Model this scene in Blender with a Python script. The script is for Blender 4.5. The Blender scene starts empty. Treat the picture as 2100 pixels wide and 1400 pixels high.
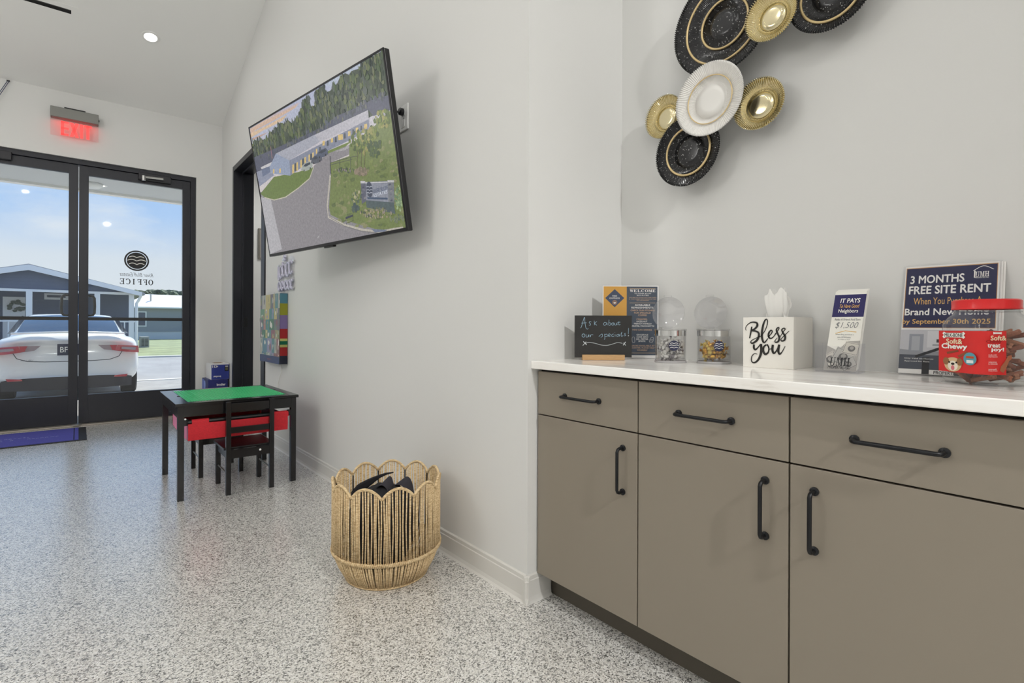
import bpy, bmesh, math, random
from mathutils import Vector, Matrix
random.seed(7)
SC = bpy.context.scene
COL = SC.collection
PI = math.pi

# ------------------------------------------------------------------ camera, sky, sun, exposure
F, YAW, ROLL, SHY = 1064.2, math.radians(39.89), math.radians(.23), -32.4
HC = 1.05                                   # lens height above the floor, metres
cyw, syw = math.cos(YAW), math.sin(YAW)
FWD = Vector((syw, cyw, 0)); RGT = Vector((cyw, -syw, 0)); UP = Vector((0, 0, 1))
cam = bpy.data.cameras.new('camera'); camo = bpy.data.objects.new('camera', cam); COL.objects.link(camo)
cam.sensor_fit = 'HORIZONTAL'; cam.sensor_width = 36; cam.lens = 36 * F / 2100
cam.shift_y = SHY / 2100; cam.clip_start = .02; cam.clip_end = 300
cr = RGT * math.cos(ROLL) + UP * math.sin(ROLL); cu = UP * math.cos(ROLL) - RGT * math.sin(ROLL)
camo.matrix_world = Matrix(((cr.x, cu.x, -FWD.x, 0), (cr.y, cu.y, -FWD.y, 0), (cr.z, cu.z, -FWD.z, HC), (0, 0, 0, 1)))
SC.camera = camo
vs = SC.view_settings
vs.view_transform = 'Standard'; vs.look = 'None'; vs.gamma = 1; vs.exposure = 0.0; vs.use_curve_mapping = False
try:
    SC.cycles.max_bounces = 10; SC.cycles.diffuse_bounces = 5; SC.cycles.transparent_max_bounces = 24
    SC.cycles.sample_clamp_indirect = 4; SC.cycles.caustics_reflective = False; SC.cycles.caustics_refractive = False
except Exception: pass

W = bpy.data.worlds.new('sky'); SC.world = W; W.use_nodes = True
nt = W.node_tree; nt.nodes.clear()
wo = nt.nodes.new('ShaderNodeOutputWorld'); bg = nt.nodes.new('ShaderNodeBackground')
tc = nt.nodes.new('ShaderNodeTexCoord'); sp = nt.nodes.new('ShaderNodeSeparateXYZ')
rp = nt.nodes.new('ShaderNodeValToRGB'); nz = nt.nodes.new('ShaderNodeTexNoise'); mp = nt.nodes.new('ShaderNodeMapping')
r2 = nt.nodes.new('ShaderNodeValToRGB'); mx = nt.nodes.new('ShaderNodeMix'); mx.data_type = 'RGBA'
nt.links.new(tc.outputs['Generated'], sp.inputs[0]); nt.links.new(sp.outputs['Z'], rp.inputs[0])
e = rp.color_ramp.elements
e[0].position = 0.0; e[0].color = (.80, .84, .88, 1); e[1].position = 1.0; e[1].color = (.13, .32, .72, 1)
a = rp.color_ramp.elements.new(.10); a.color = (.74, .81, .90, 1)
a = rp.color_ramp.elements.new(.30); a.color = (.34, .58, .98, 1)
a = rp.color_ramp.elements.new(.17); a.color = (.46, .66, .98, 1)
mp.inputs['Scale'].default_value = (1.5, 1.5, 4.5)
nt.links.new(tc.outputs['Generated'], mp.inputs[0]); nt.links.new(mp.outputs[0], nz.inputs['Vector'])
nz.inputs['Scale'].default_value = 2.2; nz.inputs['Detail'].default_value = 6; nz.inputs['Roughness'].default_value = .6
r2.color_ramp.elements[0].position = .56; r2.color_ramp.elements[1].position = .78
r2.color_ramp.elements[0].color = (0, 0, 0, 1); r2.color_ramp.elements[1].color = (.75, .75, .75, 1)
nt.links.new(nz.outputs[0], r2.inputs[0]); nt.links.new(r2.outputs[0], mx.inputs[0])
nt.links.new(rp.outputs[0], mx.inputs[6]); mx.inputs[7].default_value = (.88, .91, .95, 1)
nt.links.new(mx.outputs[2], bg.inputs[0]); bg.inputs[1].default_value = 1.0
nt.links.new(bg.outputs[0], wo.inputs[0])

sun = bpy.data.lights.new('sun', 'SUN'); sun.energy = 6.0; sun.angle = math.radians(1.0); sun.color = (1, .96, .88)
suno = bpy.data.objects.new('sun', sun); COL.objects.link(suno); suno.location = (10, 20, 30)
suno.rotation_euler = Vector((.50, .62, 1.05)).to_track_quat('Z', 'Y').to_euler()

# ------------------------------------------------------------------ pixel helpers (a pixel is a direction only)
def ray(px, py):
    x = px - 1050; y = py - 700 - SHY
    xr = x * math.cos(ROLL) + y * math.sin(ROLL); yr = -x * math.sin(ROLL) + y * math.cos(ROLL)
    return RGT * (xr / F) - UP * (yr / F) + FWD
CAMP = Vector((0, 0, HC))
def onX(px, py, X): d = ray(px, py); return d * (X / d.x) + CAMP
def onY(px, py, Y): d = ray(px, py); return d * (Y / d.y) + CAMP
def onZ(px, py, Z): d = ray(px, py); return d * ((Z - HC) / d.z) + CAMP
def frame(o, right, up):
    right = Vector(right).normalized(); up = Vector(up).normalized(); n = right.cross(up)
    return Matrix(((right.x, up.x, n.x, o[0]), (right.y, up.y, n.y, o[1]), (right.z, up.z, n.z, o[2]), (0, 0, 0, 1)))
def uv_on(M, px, py):                       # where a pixel's ray meets a frame's plane
    d = ray(px, py); n = M.col[2].xyz; o = M.translation
    p = CAMP + d * ((o - CAMP).dot(n) / d.dot(n)) - o
    return (p.dot(M.col[0].xyz), p.dot(M.col[1].xyz))

# ------------------------------------------------------------------ materials
def lin(c): return tuple(((v / 255 + .055) / 1.055) ** 2.4 if v / 255 > .04045 else v / 255 / 12.92 for v in c)
MATS = {}
def mat(name, col=(128, 128, 128), rough=.5, metal=0., spec=.5, emit=None, estr=1., bump=None, noise=None, coat=0., trans=None, alpha=1.):
    if name in MATS: return MATS[name]
    m = bpy.data.materials.new(name); m.use_nodes = True; MATS[name] = m
    t = m.node_tree; b = t.nodes['Principled BSDF']
    c = (*lin(col), 1)
    b.inputs['Base Color'].default_value = c; b.inputs['Roughness'].default_value = rough
    b.inputs['Metallic'].default_value = metal; b.inputs['Specular IOR Level'].default_value = spec
    b.inputs['Coat Weight'].default_value = coat; b.inputs['Coat Roughness'].default_value = .08
    if emit: b.inputs['Emission Color'].default_value = (*lin(emit), 1); b.inputs['Emission Strength'].default_value = estr
    if noise:                                # (scale, amount, (sx,sy,sz)) colour mottle that belongs to the surface
        tc = t.nodes.new('ShaderNodeTexCoord'); mp = t.nodes.new('ShaderNodeMapping'); n = t.nodes.new('ShaderNodeTexNoise')
        mp.inputs['Scale'].default_value = noise[2] if len(noise) > 2 else (1, 1, 1)
        n.inputs['Scale'].default_value = noise[0]; n.inputs['Detail'].default_value = 5
        r = t.nodes.new('ShaderNodeValToRGB'); k = noise[1]
        r.color_ramp.elements[0].position = .3; r.color_ramp.elements[1].position = .7
        r.color_ramp.elements[0].color = (c[0] * (1 - k), c[1] * (1 - k), c[2] * (1 - k), 1)
        r.color_ramp.elements[1].color = (min(1, c[0] * (1 + k)), min(1, c[1] * (1 + k)), min(1, c[2] * (1 + k)), 1)
        t.links.new(tc.outputs['Object'], mp.inputs[0]); t.links.new(mp.outputs[0], n.inputs['Vector'])
        t.links.new(n.outputs[0], r.inputs[0]); t.links.new(r.outputs[0], b.inputs['Base Color'])
    if bump:                                 # (scale, strength)
        tc = t.nodes.new('ShaderNodeTexCoord'); n = t.nodes.new('ShaderNodeTexNoise'); bp = t.nodes.new('ShaderNodeBump')
        n.inputs['Scale'].default_value = bump[0]; n.inputs['Detail'].default_value = 3
        bp.inputs['Strength'].default_value = bump[1]; bp.inputs['Distance'].default_value = .002
        t.links.new(tc.outputs['Object'], n.inputs['Vector']); t.links.new(n.outputs[0], bp.inputs['Height'])
        t.links.new(bp.outputs[0], b.inputs['Normal'])
    return m
def glass(name, tint=(255, 255, 255), refl=1.0, haze=0.0, rough=0.02):
    """thin clear sheet: transparent body, Fresnel gloss, a little surface haze"""
    if name in MATS: return MATS[name]
    m = bpy.data.materials.new(name); m.use_nodes = True; MATS[name] = m
    t = m.node_tree; t.nodes.clear()
    o = t.nodes.new('ShaderNodeOutputMaterial'); tr = t.nodes.new('ShaderNodeBsdfTransparent'); gl = t.nodes.new('ShaderNodeBsdfGlossy')
    fr = t.nodes.new('ShaderNodeFresnel'); ge = t.nodes.new('ShaderNodeNewGeometry'); ma = t.nodes.new('ShaderNodeMath'); ma.operation = 'MULTIPLY_ADD'
    ma.inputs[1].default_value = 1 / 1.45 - 1.45; ma.inputs[2].default_value = 1.45; t.links.new(ge.outputs['Backfacing'], ma.inputs[0]); t.links.new(ma.outputs[0], fr.inputs[0]); mm = t.nodes.new('ShaderNodeMath'); mm.operation = 'MULTIPLY'
    mm.inputs[1].default_value = refl; mx = t.nodes.new('ShaderNodeMixShader')
    tr.inputs[0].default_value = (*lin(tint), 1); gl.inputs['Roughness'].default_value = rough
    t.links.new(fr.outputs[0], mm.inputs[0]); t.links.new(mm.outputs[0], mx.inputs[0]); t.links.new(gl.outputs[0], mx.inputs[2])
    if haze:
        df = t.nodes.new('ShaderNodeBsdfDiffuse'); df.inputs[0].default_value = (.9, .9, .9, 1); m2 = t.nodes.new('ShaderNodeMixShader')
        m2.inputs[0].default_value = haze; t.links.new(tr.outputs[0], m2.inputs[1]); t.links.new(df.outputs[0], m2.inputs[2]); t.links.new(m2.outputs[0], mx.inputs[1])
    else: t.links.new(tr.outputs[0], mx.inputs[1])
    t.links.new(mx.outputs[0], o.inputs[0]); return m
def printmat(name, screen=False, rough=.35, estr=.9):
    if name in MATS: return MATS[name]
    m = bpy.data.materials.new(name); m.use_nodes = True; MATS[name] = m
    t = m.node_tree; b = t.nodes['Principled BSDF']; at = t.nodes.new('ShaderNodeAttribute'); at.attribute_name = 'Col'
    if screen:
        b.inputs['Base Color'].default_value = (.01, .01, .01, 1); b.inputs['Roughness'].default_value = .22
        tc = t.nodes.new('ShaderNodeTexCoord'); n = t.nodes.new('ShaderNodeTexNoise'); n.inputs['Scale'].default_value = 70; n.inputs['Detail'].default_value = 6; n.inputs['Roughness'].default_value = .7
        r = t.nodes.new('ShaderNodeValToRGB'); r.color_ramp.elements[0].position = .3; r.color_ramp.elements[0].color = (.62, .62, .64, 1); r.color_ramp.elements[1].position = .7; r.color_ramp.elements[1].color = (1, 1, 1, 1)
        mx = t.nodes.new('ShaderNodeMix'); mx.data_type = 'RGBA'; mx.blend_type = 'MULTIPLY'; mx.inputs[0].default_value = 1
        t.links.new(tc.outputs['Object'], n.inputs['Vector']); t.links.new(n.outputs[0], r.inputs[0]); t.links.new(at.outputs['Color'], mx.inputs[6]); t.links.new(r.outputs[0], mx.inputs[7])
        t.links.new(mx.outputs[2], b.inputs['Emission Color']); b.inputs['Emission Strength'].default_value = estr
    else:
        t.links.new(at.outputs['Color'], b.inputs['Base Color']); b.inputs['Roughness'].default_value = rough; b.inputs['Specular IOR Level'].default_value = .2
    return m

M_wall = mat('wall_paint', (222, 222, 220), .55, bump=(260, .05))
M_ceil = mat('ceiling_paint', (242, 242, 240), .75)
M_base = mat('baseboard_vinyl', (217, 215, 210), .4)
M_cab = mat('cabinet_taupe', (141, 132, 119), .42, spec=.4)
M_gap = mat('carcass_gap_shade', (30, 26, 22), .7)  # carcass coloured dark so the seams between fronts read as shaded gaps
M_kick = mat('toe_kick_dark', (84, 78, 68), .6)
M_blk = mat('black_powdercoat', (26, 27, 30), .35, metal=.4)
M_frame = mat('door_frame_black', (36, 37, 44), .38, metal=.2)
M_black = mat('black_plastic', (22, 22, 24), .35)
M_wood_blk = mat('black_stained_wood', (23, 22, 24), .2, noise=(40, .25, (1, 1, 6)))
M_white = mat('white_plastic', (238, 238, 236), .35)
M_chrome = mat('chrome', (225, 225, 225), .08, metal=1)
M_silver = mat('brushed_silver', (190, 190, 188), .35, metal=1)
M_alu = mat('painted_aluminium', (165, 158, 148), .45, metal=.6)
M_pane = glass('window_glass', (250, 252, 252), .2, haze=.03)
M_acr = glass('clear_acrylic', (252, 252, 253), .35, haze=.003)
M_jar = glass('clear_jar', (252, 252, 252), 1.3, haze=.015)
M_print = printmat('printed_paper')
M_screen = printmat('lit_screen', True)
M_ink = mat('ink_black', (22, 22, 24), .5); M_inkw = mat('ink_white', (244, 242, 236), .5)
M_navy = mat('ink_navy', (30, 34, 66), .45); M_gold_ink = mat('ink_gold', (226, 178, 100), .5); M_inkg = mat('ink_grey', (110, 112, 116), .5)

def floor_material():
    m = bpy.data.materials.new('flake_epoxy_floor'); m.use_nodes = True; t = m.node_tree; b = t.nodes['Principled BSDF']
    tc = t.nodes.new('ShaderNodeTexCoord')
    def vor(scale):
        v = t.nodes.new('ShaderNodeTexVoronoi'); v.inputs['Scale'].default_value = scale; t.links.new(tc.outputs['Object'], v.inputs['Vector']); return v
    nz = t.nodes.new('ShaderNodeTexNoise'); nz.inputs['Scale'].default_value = 90; t.links.new(tc.outputs['Object'], nz.inputs['Vector'])
    wv = t.nodes.new('ShaderNodeMix'); wv.data_type = 'VECTOR'; wv.inputs[0].default_value = .012
    t.links.new(tc.outputs['Object'], wv.inputs[4]); t.links.new(nz.outputs['Color'], wv.inputs[5])
    def ramp(src, stops):
        sp = t.nodes.new('ShaderNodeSeparateColor'); t.links.new(src, sp.inputs[0])
        r = t.nodes.new('ShaderNodeValToRGB'); r.color_ramp.interpolation = 'CONSTANT'
        for i, (p, c) in enumerate(stops):
            e = r.color_ramp.elements[i] if i < 2 else r.color_ramp.elements.new(p)
            e.position = p; e.color = (*lin(c), 1)
        t.links.new(sp.outputs[0], r.inputs[0]); return r
    v1 = vor(240); v2 = vor(400)
    for v in (v1, v2): t.links.new(wv.outputs[1], v.inputs['Vector'])
    st = [(0, (44, 44, 43)), (.13, (104, 104, 102)), (.24, (176, 174, 170)), (.38, (216, 213, 207)), (.60, (238, 236, 231)), (.82, (250, 249, 246))]
    ra = ramp(v1.outputs['Color'], st); rb = ramp(v2.outputs['Color'], st)
    mx = t.nodes.new('ShaderNodeMix'); mx.data_type = 'RGBA'; mx.inputs[0].default_value = .28
    t.links.new(ra.outputs[0], mx.inputs[6]); t.links.new(rb.outputs[0], mx.inputs[7]); t.links.new(mx.outputs[2], b.inputs['Base Color'])
    b.inputs['Coat Weight'].default_value = 1.0; b.inputs['Coat Roughness'].default_value = .24; b.inputs['Coat IOR'].default_value = 1.6; b.inputs['Roughness'].default_value = .25; b.inputs['Specular IOR Level'].default_value = .5
    n2 = t.nodes.new('ShaderNodeTexNoise'); n2.inputs['Scale'].default_value = 70; n2.inputs['Detail'].default_value = 2
    bp = t.nodes.new('ShaderNodeBump'); bp.inputs['Strength'].default_value = .35; bp.inputs['Distance'].default_value = .003
    t.links.new(tc.outputs['Object'], n2.inputs['Vector']); t.links.new(n2.outputs[0], bp.inputs['Height']); t.links.new(bp.outputs[0], b.inputs['Normal']); t.links.new(bp.outputs[0], b.inputs['Coat Normal'])
    return m
def marble_material():
    m = bpy.data.materials.new('veined_quartz'); m.use_nodes = True; t = m.node_tree; b = t.nodes['Principled BSDF']
    tc = t.nodes.new('ShaderNodeTexCoord'); mp = t.nodes.new('ShaderNodeMapping'); mp.inputs['Scale'].default_value = (34, 2.2, 20); mp.inputs['Rotation'].default_value = (0, 0, .12)
    n = t.nodes.new('ShaderNodeTexNoise'); n.inputs['Scale'].default_value = 1.0; n.inputs['Detail'].default_value = 7; n.inputs['Roughness'].default_value = .65
    r = t.nodes.new('ShaderNodeValToRGB'); E = r.color_ramp.elements
    E[0].position = .27; E[0].color = (*lin((198, 189, 178)), 1); E[1].position = .45; E[1].color = (*lin((247, 244, 239)), 1)
    x = E.new(.66); x.color = (*lin((252, 251, 248)), 1); x = E.new(.76); x.color = (*lin((222, 217, 210)), 1)
    t.links.new(tc.outputs['Object'], mp.inputs[0]); t.links.new(mp.outputs[0], n.inputs['Vector']); t.links.new(n.outputs[0], r.inputs[0]); t.links.new(r.outputs[0], b.inputs['Base Color'])
    b.inputs['Roughness'].default_value = .14
    return m
M_floor = floor_material(); M_marble = marble_material()

# ------------------------------------------------------------------ mesh builder
class MB:
    def __init__(s): s.v = []; s.f = []
    def add(s, vs, fs):
        o = len(s.v); s.v += [tuple(v) for v in vs]; s.f += [tuple(i + o for i in f) for f in fs]; return s
    def box(s, x0, x1, y0, y1, z0, z1):
        return s.add([(x0, y0, z0), (x1, y0, z0), (x1, y1, z0), (x0, y1, z0), (x0, y0, z1), (x1, y0, z1), (x1, y1, z1), (x0, y1, z1)],
                     [(0, 3, 2, 1), (4, 5, 6, 7), (0, 1, 5, 4), (1, 2, 6, 5), (2, 3, 7, 6), (3, 0, 4, 7)])
    def prism(s, poly, ext):
        n = len(poly); e = Vector(ext); p = [Vector(q) for q in poly]
        return s.add(p + [q + e for q in p], [tuple(range(n))[::-1], tuple(range(n, 2 * n))] + [(i, (i + 1) % n, n + (i + 1) % n, n + i) for i in range(n)])
    def poly(s, pts): return s.add(pts, [tuple(range(len(pts)))])
    def tube(s, pts, r, seg=8, closed=False):
        pts = [Vector(p) for p in pts]; n = len(pts); rings = []; rr = r if isinstance(r, (list, tuple)) else [r] * n
        ref = None; vs = []
        for i, p in enumerate(pts):
            a = pts[i - 1] if (i > 0 or closed) else p; b = pts[(i + 1) % n] if (i < n - 1 or closed) else p
            d = (b - a).normalized()
            if ref is None:
                ref = Vector((0, 0, 1)) if abs(d.z) < .9 else Vector((1, 0, 0))
            x = (ref - d * ref.dot(d))
            if x.length < 1e-6: x = Vector((1, 0, 0)) - d * d.x
            x.normalize(); y = d.cross(x); ref = x
            vs += [p + (x * math.cos(2 * PI * k / seg) + y * math.sin(2 * PI * k / seg)) * rr[i] for k in range(seg)]
        fs = []
        for i in range(n if closed else n - 1):
            j = (i + 1) % n
            fs += [(i * seg + k, i * seg + (k + 1) % seg, j * seg + (k + 1) % seg, j * seg + k) for k in range(seg)]
        if not closed: fs += [tuple(range(seg))[::-1], tuple((n - 1) * seg + k for k in range(seg))]
        return s.add(vs, fs)
    def lathe(s, prof, seg=48, c=(0, 0, 0), ripple=None, close=True):
        c = Vector(c); vs = []; fs = []; n = len(prof)
        for i, (r, z) in enumerate(prof):
            for k in range(seg):
                a = 2 * PI * k / seg; dr, dz = ripple(i, a) if ripple else (0, 0)
                vs.append(c + Vector(((r + dr) * math.cos(a), (r + dr) * math.sin(a), z + dz)))
        for i in range(n - 1):
            fs += [(i * seg + k, i * seg + (k + 1) % seg, (i + 1) * seg + (k + 1) % seg, (i + 1) * seg + k) for k in range(seg)]
        if close:
            if prof[0][0] > 1e-5: fs.append(tuple(range(seg))[::-1])
            if prof[-1][0] > 1e-5: fs.append(tuple((n - 1) * seg + k for k in range(seg)))
        return s.add(vs, fs)
    def grid(s, fn, nu, nv, cu=False):
        vs = [fn(i / (nu if cu else nu - 1), j / (nv - 1)) for j in range(nv) for i in range(nu)]
        fs = [(j * nu + i, j * nu + (i + 1) % nu, (j + 1) * nu + (i + 1) % nu, (j + 1) * nu + i) for j in range(nv - 1) for i in range(nu if cu else nu - 1)]
        return s.add(vs, fs)
    def blob(s, c, r, seed=0, amp=.25, nu=14, nv=9):
        rnd = random.Random(seed); ph = [rnd.uniform(0, 6.28) for _ in range(8)]; c = Vector(c)
        def fn(u, v):
            a = 2 * PI * u; b = PI * (v - .5); d = Vector((math.cos(a) * math.cos(b), math.sin(a) * math.cos(b), math.sin(b)))
            k = 1 + amp * (.5 * math.sin(3 * a + ph[0] + 2 * b) + .4 * math.sin(5 * a + 4 * b + ph[1]) + .35 * math.sin(9 * a - 6 * b + ph[2])) * math.cos(b)
            return c + Vector((d.x * r[0], d.y * r[1], d.z * r[2])) * k
        return s.grid(fn, nu, nv, True)
    def mesh(s, name, smooth=False, bevel=0, segs=2):
        me = bpy.data.meshes.new(name); me.from_pydata(s.v, [], s.f)
        bm = bmesh.new(); bm.from_mesh(me); bmesh.ops.remove_doubles(bm, verts=bm.verts, dist=1e-6)
        bmesh.ops.recalc_face_normals(bm, faces=bm.faces)
        if bevel:
            ed = [e for e in bm.edges if len(e.link_faces) == 2 and e.calc_face_angle(0) > .5]
            bmesh.ops.bevel(bm, geom=ed, offset=bevel, segments=segs, affect='EDGES', profile=.5)
        bm.to_mesh(me); bm.free()
        if smooth: me.shade_smooth() if smooth is True else smooth_angle(me, smooth)
        return me
    def build(s, name, m, parent=None, smooth=False, bevel=0, segs=2):
        return obj(name, s.mesh(name, smooth, bevel, segs), m, parent)
def smooth_angle(me, ang):
    me.shade_smooth()
    try: me.set_sharp_from_angle(angle=ang)
    except Exception: pass
def obj(name, me, m=None, parent=None):
    o = bpy.data.objects.new(name, me); COL.objects.link(o)
    if m is not None: me.materials.clear(); me.materials.append(m)
    if parent is not None: o.parent = parent
    return o
def tag(o, label=None, cat=None, group=None, kind=None):
    if label: o['label'] = label
    if cat: o['category'] = cat
    if group: o['group'] = group
    if kind: o['kind'] = kind
    return o
def thing(name, label, cat, loc=(0, 0, 0), rz=0, group=None, M=None):
    o = bpy.data.objects.new(name, None); COL.objects.link(o); o.empty_display_size = .05
    if M is not None: o.matrix_world = M
    else: o.location = loc; o.rotation_euler = (0, 0, rz)
    return tag(o, label, cat, group)
def struct(name, mb, m, parent=None, **k):
    o = mb.build(name, m, parent, **k)
    if parent is None: o['kind'] = 'structure'
    return o
def copy_tree(o, parent=None):
    c = o.copy(); COL.objects.link(c); c.parent = parent
    for ch in o.children: copy_tree(ch, c)
    return c

# flat print: polygons in the (u,v) plane of a sheet, each a hair above the last
class Pic:
    def __init__(s, step=2e-5, z0=0, clip=None): s.v = []; s.f = []; s.c = []; s.z = z0; s.step = step; s.clip = clip
    def poly(s, pts, col):
        if s.clip: a, b, c_, d = s.clip; pts = [(min(max(p[0], a), b), min(max(p[1], c_), d)) for p in pts]
        o = len(s.v); s.v += [(p[0], p[1], s.z) for p in pts]; s.f.append(tuple(range(o, o + len(pts)))); s.c.append(lin(col)); s.z += s.step; return s
    def rect(s, u0, u1, v0, v1, col): return s.poly([(u0, v0), (u1, v0), (u1, v1), (u0, v1)], col)
    def disc(s, u, v, r, col, n=20, ry=None, jit=0):
        return s.poly([(u + r * math.cos(2 * PI * k / n) * (1 + random.uniform(-jit, jit)), v + (ry or r) * math.sin(2 * PI * k / n) * (1 + random.uniform(-jit, jit))) for k in range(n)], col)
    def stroke(s, pts, w, col):
        pts = [Vector((p[0], p[1])) for p in pts]; L = []; R = []
        for i, p in enumerate(pts):
            a = pts[max(i - 1, 0)]; b = pts[min(i + 1, len(pts) - 1)]; d = (b - a).normalized(); n = Vector((-d.y, d.x)); ww = w[i] if isinstance(w, (list, tuple)) else w
            L.append(p + n * ww / 2); R.append(p - n * ww / 2)
        for i in range(len(pts) - 1):
            o = len(s.v); s.v += [(q.x, q.y, s.z) for q in (R[i], R[i + 1], L[i + 1], L[i])]; s.f.append((o, o + 1, o + 2, o + 3)); s.c.append(lin(col))
        s.z += s.step; return s
    def build(s, name, m, parent):
        me = bpy.data.meshes.new(name); me.from_pydata(s.v, [], s.f)
        at = me.color_attributes.new('Col', 'FLOAT_COLOR', 'CORNER'); i = 0
        for p in me.polygons:
            for _ in p.vertices: at.data[i].color = (*s.c[p.index], 1); i += 1
        bm = bmesh.new(); bm.from_mesh(me)
        for f in bm.faces:
            f.normal_update()
            if f.normal.z < 0: f.normal_flip()
        bm.to_mesh(me); bm.free()
        return obj(name, me, m, parent)

TXC = {}
def text(s, w, h, m, parent, M=None, o=(0, 0, .0005), name='lettering', bold=0., shear=0., ax=.5, ay=.5, mirror=False, ext=0.):
    """lettering fitted into a w x h box whose anchor (ax, ay) sits at o in the parent's (u,v,n) frame"""
    cu = bpy.data.curves.new('txt', 'FONT'); cu.body = s; cu.offset = min(bold, 0); cu.shear = shear; cu.resolution_u = 3; cu.extrude = 0
    t = bpy.data.objects.new('txt', cu); COL.objects.link(t)
    me = bpy.data.meshes.new_from_object(t); bpy.data.objects.remove(t); bpy.data.curves.remove(cu)
    xs = [v.co.x for v in me.vertices]; ys = [v.co.y for v in me.vertices]
    if not xs: return None
    x0, x1, y0, y1 = min(xs), max(xs), min(ys), max(ys); kx = w / max(x1 - x0, 1e-6); ky = h / max(y1 - y0, 1e-6)
    for v in me.vertices:
        a = (v.co.x - x0) * kx - ax * w; b = (v.co.y - y0) * ky - ay * h
        if mirror: a = -a
        p = Vector((o[0] + a, o[1] + b, o[2])); v.co = (M @ p) if M is not None else p
    if bold > 0:                             # heavier weight: shifted copies of the same outlines
        V = [tuple(v.co) for v in me.vertices]; FA = [tuple(p.vertices) for p in me.polygons]; bx_, by_ = bold * kx * .8, bold * ky * .8
        vs2 = []; fs2 = []
        for i, (dx, dy) in enumerate(((0, 0), (bx_, 0), (-bx_, 0), (0, by_), (0, -by_))):
            d = Vector((dx, dy, 2e-5 * i)); d = (M.to_3x3() @ d) if M is not None else d; o0 = len(vs2)
            vs2 += [(x + d.x, y + d.y, z + d.z) for x, y, z in V]; fs2 += [tuple(j + o0 for j in f) for f in FA]
        me = bpy.data.meshes.new(name); me.from_pydata(vs2, [], fs2)
    me.name = name
    return obj(name, me, m, parent)
# strokes joined to one lettering mesh: list of (points, widths)
def strokes(name, lines, m, parent, z=.0006, S=lambda p: p):
    mb = MB()
    for pts, w in lines:
        q = [Vector(S(p)) for p in pts]
        # Catmull-Rom smoothing
        out = []; ws = []
        for i in range(len(q) - 1):
            p0, p1, p2, p3 = q[max(i - 1, 0)], q[i], q[i + 1], q[min(i + 2, len(q) - 1)]
            for k in range(5):
                t = k / 5
                out.append(.5 * ((2 * p1) + (p2 - p0) * t + (2 * p0 - 5 * p1 + 4 * p2 - p3) * t * t + (3 * p1 - p0 - 3 * p2 + p3) * t ** 3))
                ws.append((w[i] * (1 - t) + w[i + 1] * t) if isinstance(w, (list, tuple)) else w)
        out.append(q[-1]); ws.append(w[-1] if isinstance(w, (list, tuple)) else w)
        L = []
        for i, p in enumerate(out):
            d = (out[min(i + 1, len(out) - 1)] - out[max(i - 1, 0)])
            d = d.normalized() if d.length > 1e-9 else Vector((1, 0)); n = Vector((-d.y, d.x))
            L.append((p + n * ws[i] / 2, p - n * ws[i] / 2))
        vs = []; fs = []
        for a, b in L: vs += [(a.x, a.y, z), (b.x, b.y, z)]
        for i in range(len(L) - 1): fs.append((2 * i, 2 * i + 1, 2 * i + 3, 2 * i + 2))
        mb.add(vs, fs); z += 2e-5
    me = bpy.data.meshes.new(name); me.from_pydata(mb.v, [], mb.f)
    return obj(name, me, m, parent)
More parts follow.
